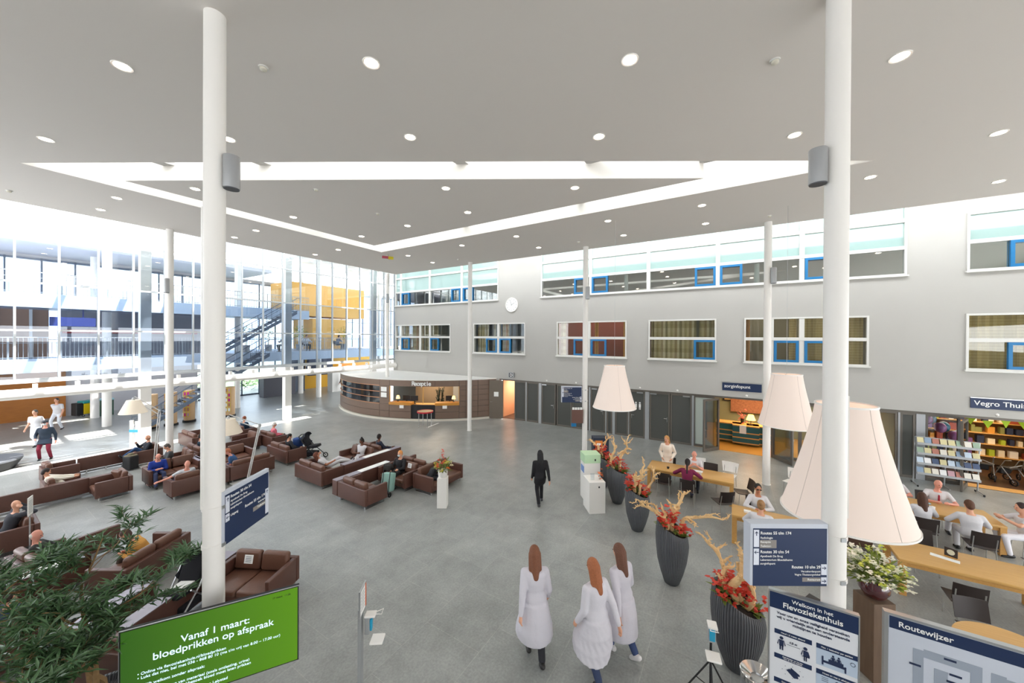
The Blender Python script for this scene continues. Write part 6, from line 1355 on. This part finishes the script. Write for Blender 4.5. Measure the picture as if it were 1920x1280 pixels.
    if mask: mb = MB(); mb.ell(headc+hf*.075-hu*.042, .045, .058, .045, 12, 8, M3); mb.build('face_mask', mat('mask_pale_blue', '#cfe3ea', .8), t, smooth=True)
    else: mb = MB(); mb.ell(headc+hf*.088-hu*.055, .007, .022, .006, 8, 6, M3); mb.build('mouth', mat('lip', '#9a4a44', .6), t)
    if hair == 'bald' and hairc == '#beard' or P.get('beard'): mb = MB(); mb.ell(headc+hf*.045-hu*.075, .055, .056, .045, 12, 8, M3); mb.build('beard', mat('grey_beard', '#cfcac2', .9), t, smooth=True)
    if glasses:
        mb = MB(); [mb.box(-.001, .001, s*.032-.02, s*.032+.02, -.004, .018) for s in (-1, 1)]; mb.m = Matrix.Translation(headc+hf*.1) @ M3.to_4x4(); mb = MB(); mb.m = Matrix.Translation(headc+hf*.102) @ M3.to_4x4(); [mb.box(-.002, .002, s*.034-.024, s*.034+.024, -.008, .022) for s in (-1, 1)]; mb.box(-.002, .002, -.01, .01, .01, .014); mb.build('glasses', M_DARK, t)
    if tie: mb = MB(); c = tp(.4, .145); mb.cap(c, tp(.2, .15), .018, .024, 6); mb.build('tie', mat('tie_'+tie.strip('#'), tie, .6), t)
    return t
def SOFA(**k):
    d = dict(pel=(0, 0, .46), sc=.93, lean=-20, head=(0, 12), fl=(.56, .12, .08), fr=(.56, -.12, .08), hl=(.3, .1, .12), hr=(.3, -.1, .12)); d.update(k); return d
def CH(**k):
    d = dict(pel=(0, 0, .54), lean=8, head=(0, 15), fl=(.36, .11, .08), fr=(.36, -.11, .08), hl=(.36, .14, .26), hr=(.36, -.14, .26), elp=(-.3, .8, -.5), erp=(-.3, -.8, -.5)); d.update(k); return d
def WALK(s=1, **k):
    d = dict(pel=(0, 0, .91), lean=5, head=(0, 8), fl=(.15*s, .08, .09), fr=(-.2*s, -.08, .12), hl=(-.16*s, .24, -.1), hr=(.2*s, -.24, -.08), elp=(-1, .15, 0), erp=(-1, -.15, 0)); d.update(k); return d
# --- left groups
person(2.1, 18.5, 0, -8, 'person in cream top leaning back on a single seat, holding a black phone', SOFA(lean=-38, pel=(0, 0, .47), hl=(.5, .1, .2), hr=(.5, -.05, .2), head=(0, 20), fl=(.95, .12, .12), fr=(.98, -.1, .12)), topc='#e6e0d2', botc='#c9c2b4', hairc='#2c2220', vox=.013)
person(4.55, 20.72, 0, 180, 'bald man in a dark hooded jacket and jeans, hand at his chin', SOFA(lean=-12, hr=(.28, -.02, .48), fl=(.7, .1, .5), klp=(.2, .1, 1), head=(10, 20)), top='coat', topc='#2a2e38', botc='#2b4a74', hair='bald', vox=.013)
person(4.7, 18.4, 0, 175, 'man in grey jacket and glasses looking down on a brown sofa', SOFA(lean=2, head=(0, 30), hl=(.35, .05, .2), hr=(.35, -.05, .2)), top='coat', topc='#4a4d50', botc='#56575a', hair='short', hairc='#5a5450', glasses=True, vox=.013)
person(4.12, 17.4, 0, -95, 'bald man in a royal blue sweater reading a tablet', SOFA(lean=12, head=(0, 35), hl=(.35, .1, .2), hr=(.35, -.1, .2)), topc='#1e3c98', botc='#3a4468', hair='bald', skin='pink', vox=.013)
person(4.38, 15.65, 0, 90, 'bald man in a pale shirt seen from behind, arm stretched along the sofa', SOFA(lean=-22, head=(-25, 15), hl=(-.05, .7, .2), hr=(.25, -.2, .12)), topc='#c7ccd2', botc='#2f4a78', hair='bald', skin='pink', sleeves='short', vox=.012)
person(5.9, 19.1, 0, -10, 'masked dark-haired man in a navy jacket reading a newspaper', SOFA(lean=-6, head=(0, 18), hl=(.45, .2, .3), hr=(.45, -.2, .3)), top='coat', topc='#22374a', botc='#2b3038', mask=True, hairc='#241c1a', vox=.013)
mb = MB(); mb.loft([[(0, -.3, -.18), (.05, 0, -.2), (0, .3, -.18)], [(.03, -.3, .2), (.08, 0, .18), (.03, .3, .2)]], cap=False, close=False); o = mb.build('newspaper', M_PAPER); o.location = (6.35, 19.0, 1.0); tag(o, 'open newspaper held by the masked man', 'newspaper')
person(5.95, 15.85, 0, 150, 'man in a blue polo bending to the left behind the big left column', SOFA(lean=28, side=0, head=(20, 20), hl=(.4, .1, .1), hr=(.35, -.15, .1)), topc='#3b5f8e', botc='#2b4670', hair='short', hairc='#b06a4a', skin='pink', sleeves='short', vox=.012)
person(8.35, 21.4, 0, 20, 'person in patterned navy top sitting on the farthest right sofa', SOFA(lean=-4), topc='#22384e', botc='#20242c', hairc='#8a4a30', hair='short', vox=.014)
person(8.55, 18.75, 0, -15, 'white-haired person in a pink top reading on a brown sofa', SOFA(lean=-5, head=(0, 22)), topc='#e8788a', botc='#1c1c20', hairc='#e6e2dc', hair='short', vox=.014)
person(7.95, 16.05, 0, 0, 'dark-haired person in black slumped on a brown sofa beside the hooded pushchair', SOFA(lean=-10, head=(-25, 25), hr=(.2, -.4, .15)), top='coat', topc='#23242a', botc='#2a3a55', hairc='#1a1716', vox=.013)
person(7.8, 13.0, 0, -25, 'person in white lying back on a brown sofa with an arm behind the head', SOFA(lean=-48, pel=(0, 0, .46), hl=(-.38, .2, .46), elp=(.3, 1, .3), hr=(.15, -.1, .16), fl=(.8, .1, .5), fr=(.86, -.08, .5), klp=(0, 0, 1), krp=(0, 0, 1), head=(0, -5)), topc='#d2d0d3', botc='#d2d0d3', hairc='#6a3a28', hair='long', skin='tan', sleeves='short', vox=.012)
person(9.05, 12.85, 0, 190, 'dark-haired nurse in a white uniform with folded arms and stretched legs', SOFA(lean=-14, head=(-15, 20), hl=(.2, -.1, .2), hr=(.2, .1, .24), fl=(.84, .1, .1), fr=(.86, -.06, .12)), topc='#d2d0d3', botc='#d2d0d3', hairc='#1a1614', hair='topbun', skin='dark', sleeves='short', vox=.012)
person(9.95, 12.75, 0, -15, 'person in dark navy with an arm laid along the ledge', SOFA(lean=-8, head=(10, 10), hr=(.3, -.45, .22)), top='coat', topc='#1c2234', botc='#1e2230', hairc='#1c1412', skin='dark', vox=.013)
person(8.85, 10.25, 0, 195, 'masked blonde woman in a black coat with a handbag on her lap', SOFA(lean=-4, head=(-10, 12), hl=(.42, .2, .22), hr=(.3, -.2, .1)), top='coat', topc='#1d1c20', botc='#2b2826', hairc='#d9924e', hair='short', mask=True, vox=.012)
person(9.0, 8.95, 0, -70, 'person in black and dark jeans bent forward behind the flower pedestal', SOFA(lean=35, head=(0, 35), hl=(.4, .2, .12), hr=(.4, -.1, .08)), top='coat', topc='#26272c', botc='#303848', hairc='#1f1a1a', vox=.012)
# standing man, staff in the street
p = fl(85, 861); person(p.x, p.y, 0, YAW*57.3+180+35, 'standing man in a dark blue coat, burgundy trousers, flat cap and face mask', dict(hl=(.03, .3, -.1), hr=(.18, -.22, .06), elp=(-1, .2, 0), erp=(-1, -.4, 0), pel=(0, 0, .9), fl=(.0, .16, .08), fr=(.0, -.16, .08)), top='coat', topc='#24303f', botc='#7a1c34', hair='cap', hairc='#2a2c33', mask=True, vox=.013, scale=.98, skin='pink')
p = fl(68, 836); person(p.x, p.y, 0, YAW*57.3+200, 'staff member in white walking in the street, left one of two', WALK(), topc='#d2d0d3', botc='#e6e9f0', hairc='#4a4640', sleeves='short', vox=.016, scale=1.02)
p = fl(108, 806); person(p.x, p.y, 0, YAW*57.3+200, 'staff member in white walking in the street, right one of two', WALK(-1), topc='#d2d0d3', botc='#e8ebf2', hairc='#4a4640', sleeves='short', vox=.016, scale=1.05)
p = fl(643, 734); person(p.x, p.y, 0, 200, 'distant person in brown walking by the yellow shop', WALK(), top='coat', topc='#5a4640', botc='#1d1d22', hairc='#2a2220', vox=.02)
# walkers on the open floor
p = fl(1013, 946); person(p.x, p.y, 0, YAW*57.3+8, 'person in black with long dark hair walking away across the floor', WALK(-1), top='coat', topc='#17171b', botc='#1a1a1f', hair='long', hairc='#141416', shoe='#3a3a40', vox=.012, skin='light')
person(5.2, 2.75, 0, YAW*57.3+5, 'leftmost of three people in long white coats, walking away', WALK(1, head=(0, 20)), top='dress', topc='#cfccd4', botc='#26262c', hair='long', hairc='#7a4c34', vox=.011, female=True, scale=1.06)
person(5.42, 1.78, 0, YAW*57.3+28, 'person in a long white coat with reddish hair, middle of three', WALK(-1, head=(0, 20)), top='dress', topc='#d0cdd4', botc='#34405e', hair='long', hairc='#a0603c', vox=.011, female=True, scale=1.06)
person(6.05, 1.55, 0, YAW*57.3+30, 'person in a long white coat and white shoes, rightmost of three', WALK(1, head=(0, 12)), top='dress', topc='#cecad2', botc='#3a4a72', hair='long', hairc='#6a4636', shoe='#e8e4e4', vox=.011, female=True, scale=1.06)
# near rotated group
person(.9, 15.2, 0, 188, 'bald man in a dark jacket with one arm raised over the sofa back', SOFA(lean=-16, hl=(-.2, .2, .62), hr=(-.42, -.55, .42), erp=(0, -.3, 1), head=(-60, 10)), top='coat', topc='#3a3c44', botc='#2a2c33', hair='bald', vox=.011)
q = atdist(65, 1040, V((1.45, 12.25))); person(1.2, 12.55, 0, -20, 'grey-bearded man in a dark jacket and blue jeans', SOFA(lean=-14, head=(-15, 15), hl=(.4, .1, .15), hr=(.35, -.1, .15)), top='coat', topc='#2f302e', botc='#3a5a8a', hair='fringe', hairc='#cfcac2', vox=.011, skin='pink')
person(2.5, 11.1, 0, 150, 'man in a mustard yellow shirt bent over his phone', SOFA(lean=38, head=(0, 30), hl=(.45, .08, .12), hr=(.42, -.08, .12)), topc='#d9a050', botc='#4a3f38', hairc='#4a342c', mask=True, skin='pink', vox=.011)
person(.38, 11.0, 0, -35, 'person in dark navy at the left edge with bare forearms and a watch', SOFA(lean=12, head=(0, 30), hl=(.5, .05, .12), hr=(.5, -.1, .1)), topc='#1d2638', botc='#23252c', hairc='#3a2c26', sleeves='half', skin='tan', vox=.011)
person(.7, 10.05, 0, 30, 'person in light grey trousers behind the leafy tree', SOFA(lean=-12), topc='#33405a', botc='#b9b9bd', hairc='#3a2c26', vox=.012)
# --- right: tables
person(14.35, 2.05, 0, 183, 'blonde woman in a cream jacket standing behind the far oak table', dict(pel=(0, 0, .92), lean=10, head=(-20, 22), hl=(.2, .16, -.02), hr=(.2, -.16, -.02), fl=(0, .08, .08), fr=(0, -.08, .08)), top='coat', topc='#e9dfd2', botc='#2e3c58', hair='long', hairc='#c08a50', female=True, vox=.012)
person(14.2, 1.15, 0, 185, 'old man in a white shirt at the wall side of the far oak table', CH(hl=(.3, .05, .36), hr=(.3, -.05, .36)), topc='#d2d0d3', botc='#3a3c44', hair='fringe', hairc='#e2ddd6', skin='pink', sleeves='short', vox=.012)
person(12.9, 1.25, 0, 0, 'woman in a burgundy top with a dark braid, seen from behind', CH(lean=12, hl=(.42, .32, .25), hr=(.42, -.3, .25)), topc='#7a1f45', botc='#3a3c50', hair='pony', hairc='#1d1414', skin='tan', female=True, vox=.011)
person(11.85, -.6, 0, 190, 'woman in an open white coat and glasses with short dark hair', CH(lean=2, hl=(.3, .1, .22), hr=(.32, -.12, .22), head=(0, 8)), topc='#d2d0d3', botc='#3a4a44', hair='short', hairc='#1f1a18', skin='tan', glasses=True, tie='#1f6a50', female=True, vox=.011)
person(10.55, -.6, 0, -5, 'person in white with tied blond hair at the table by the navy sign', CH(), topc='#d2d0d3', botc='#e8eaef', hair='bun', hairc='#9a7248', vox=.011)
person(15.0, -4.95, 0, 178, 'bald man in a white uniform with a red tie facing the camera', CH(lean=4, head=(15, 12)), topc='#d2d0d3', botc='#e6e4e8', hair='bald', skin='pink', sleeves='short', tie='#a01c34', vox=.011)
person(13.35, -5.0, 0, 0, 'staff member in white with curly brown hair, seen from behind', CH(lean=10, head=(10, 10)), topc='#d2d0d3', botc='#d2d0d3', hair='short', hairc='#5a3824', sleeves='half', vox=.011)
person(13.4, -4.2, 0, 10, 'woman in white with long curly brown hair, next to the biggest lampshade', CH(lean=6, head=(-20, 10)), topc='#d2d0d3', botc='#d2d0d3', hair='curly', hairc='#4a2c1c', sleeves='half', female=True, vox=.011)
person(13.95, -6.1, 0, 100, 'woman in white at the right edge gesturing with her hands', CH(lean=8, hl=(.5, .12, .42), hr=(.48, -.05, .4), head=(0, 12)), topc='#d2d0d3', botc='#eceaf0', hair='bun', hairc='#2c1c18', sleeves='short', female=True, vox=.011)
person(15.15, -4.1, 0, 182, 'person in white half hidden behind the biggest lampshade', CH(), topc='#d2d0d3', botc='#e6e4e8', hair='short', hairc='#6a4a3a', skin='pink', sleeves='short', vox=.013)
for i, (x, y) in enumerate(((13.9, 29.0), (15.6, 29.2), (18.2, 29.0))):
    t = person(x, y, 4.1, 180+i*90, 'distant visitor sitting on the lower walkway, %s from the left' % ['first', 'second', 'third'][i], CH(), topc=['#5a3a34', '#e0e0e4', '#6a7a94'][i], botc='#2a2c34', vox=.025)
    chair(x-.05*cos(pi+i*pi/2), y, (180+i*90), 'dark chair on the lower walkway under the %s visitor' % ['first', 'second', 'third'][i]).location.z = 4.1
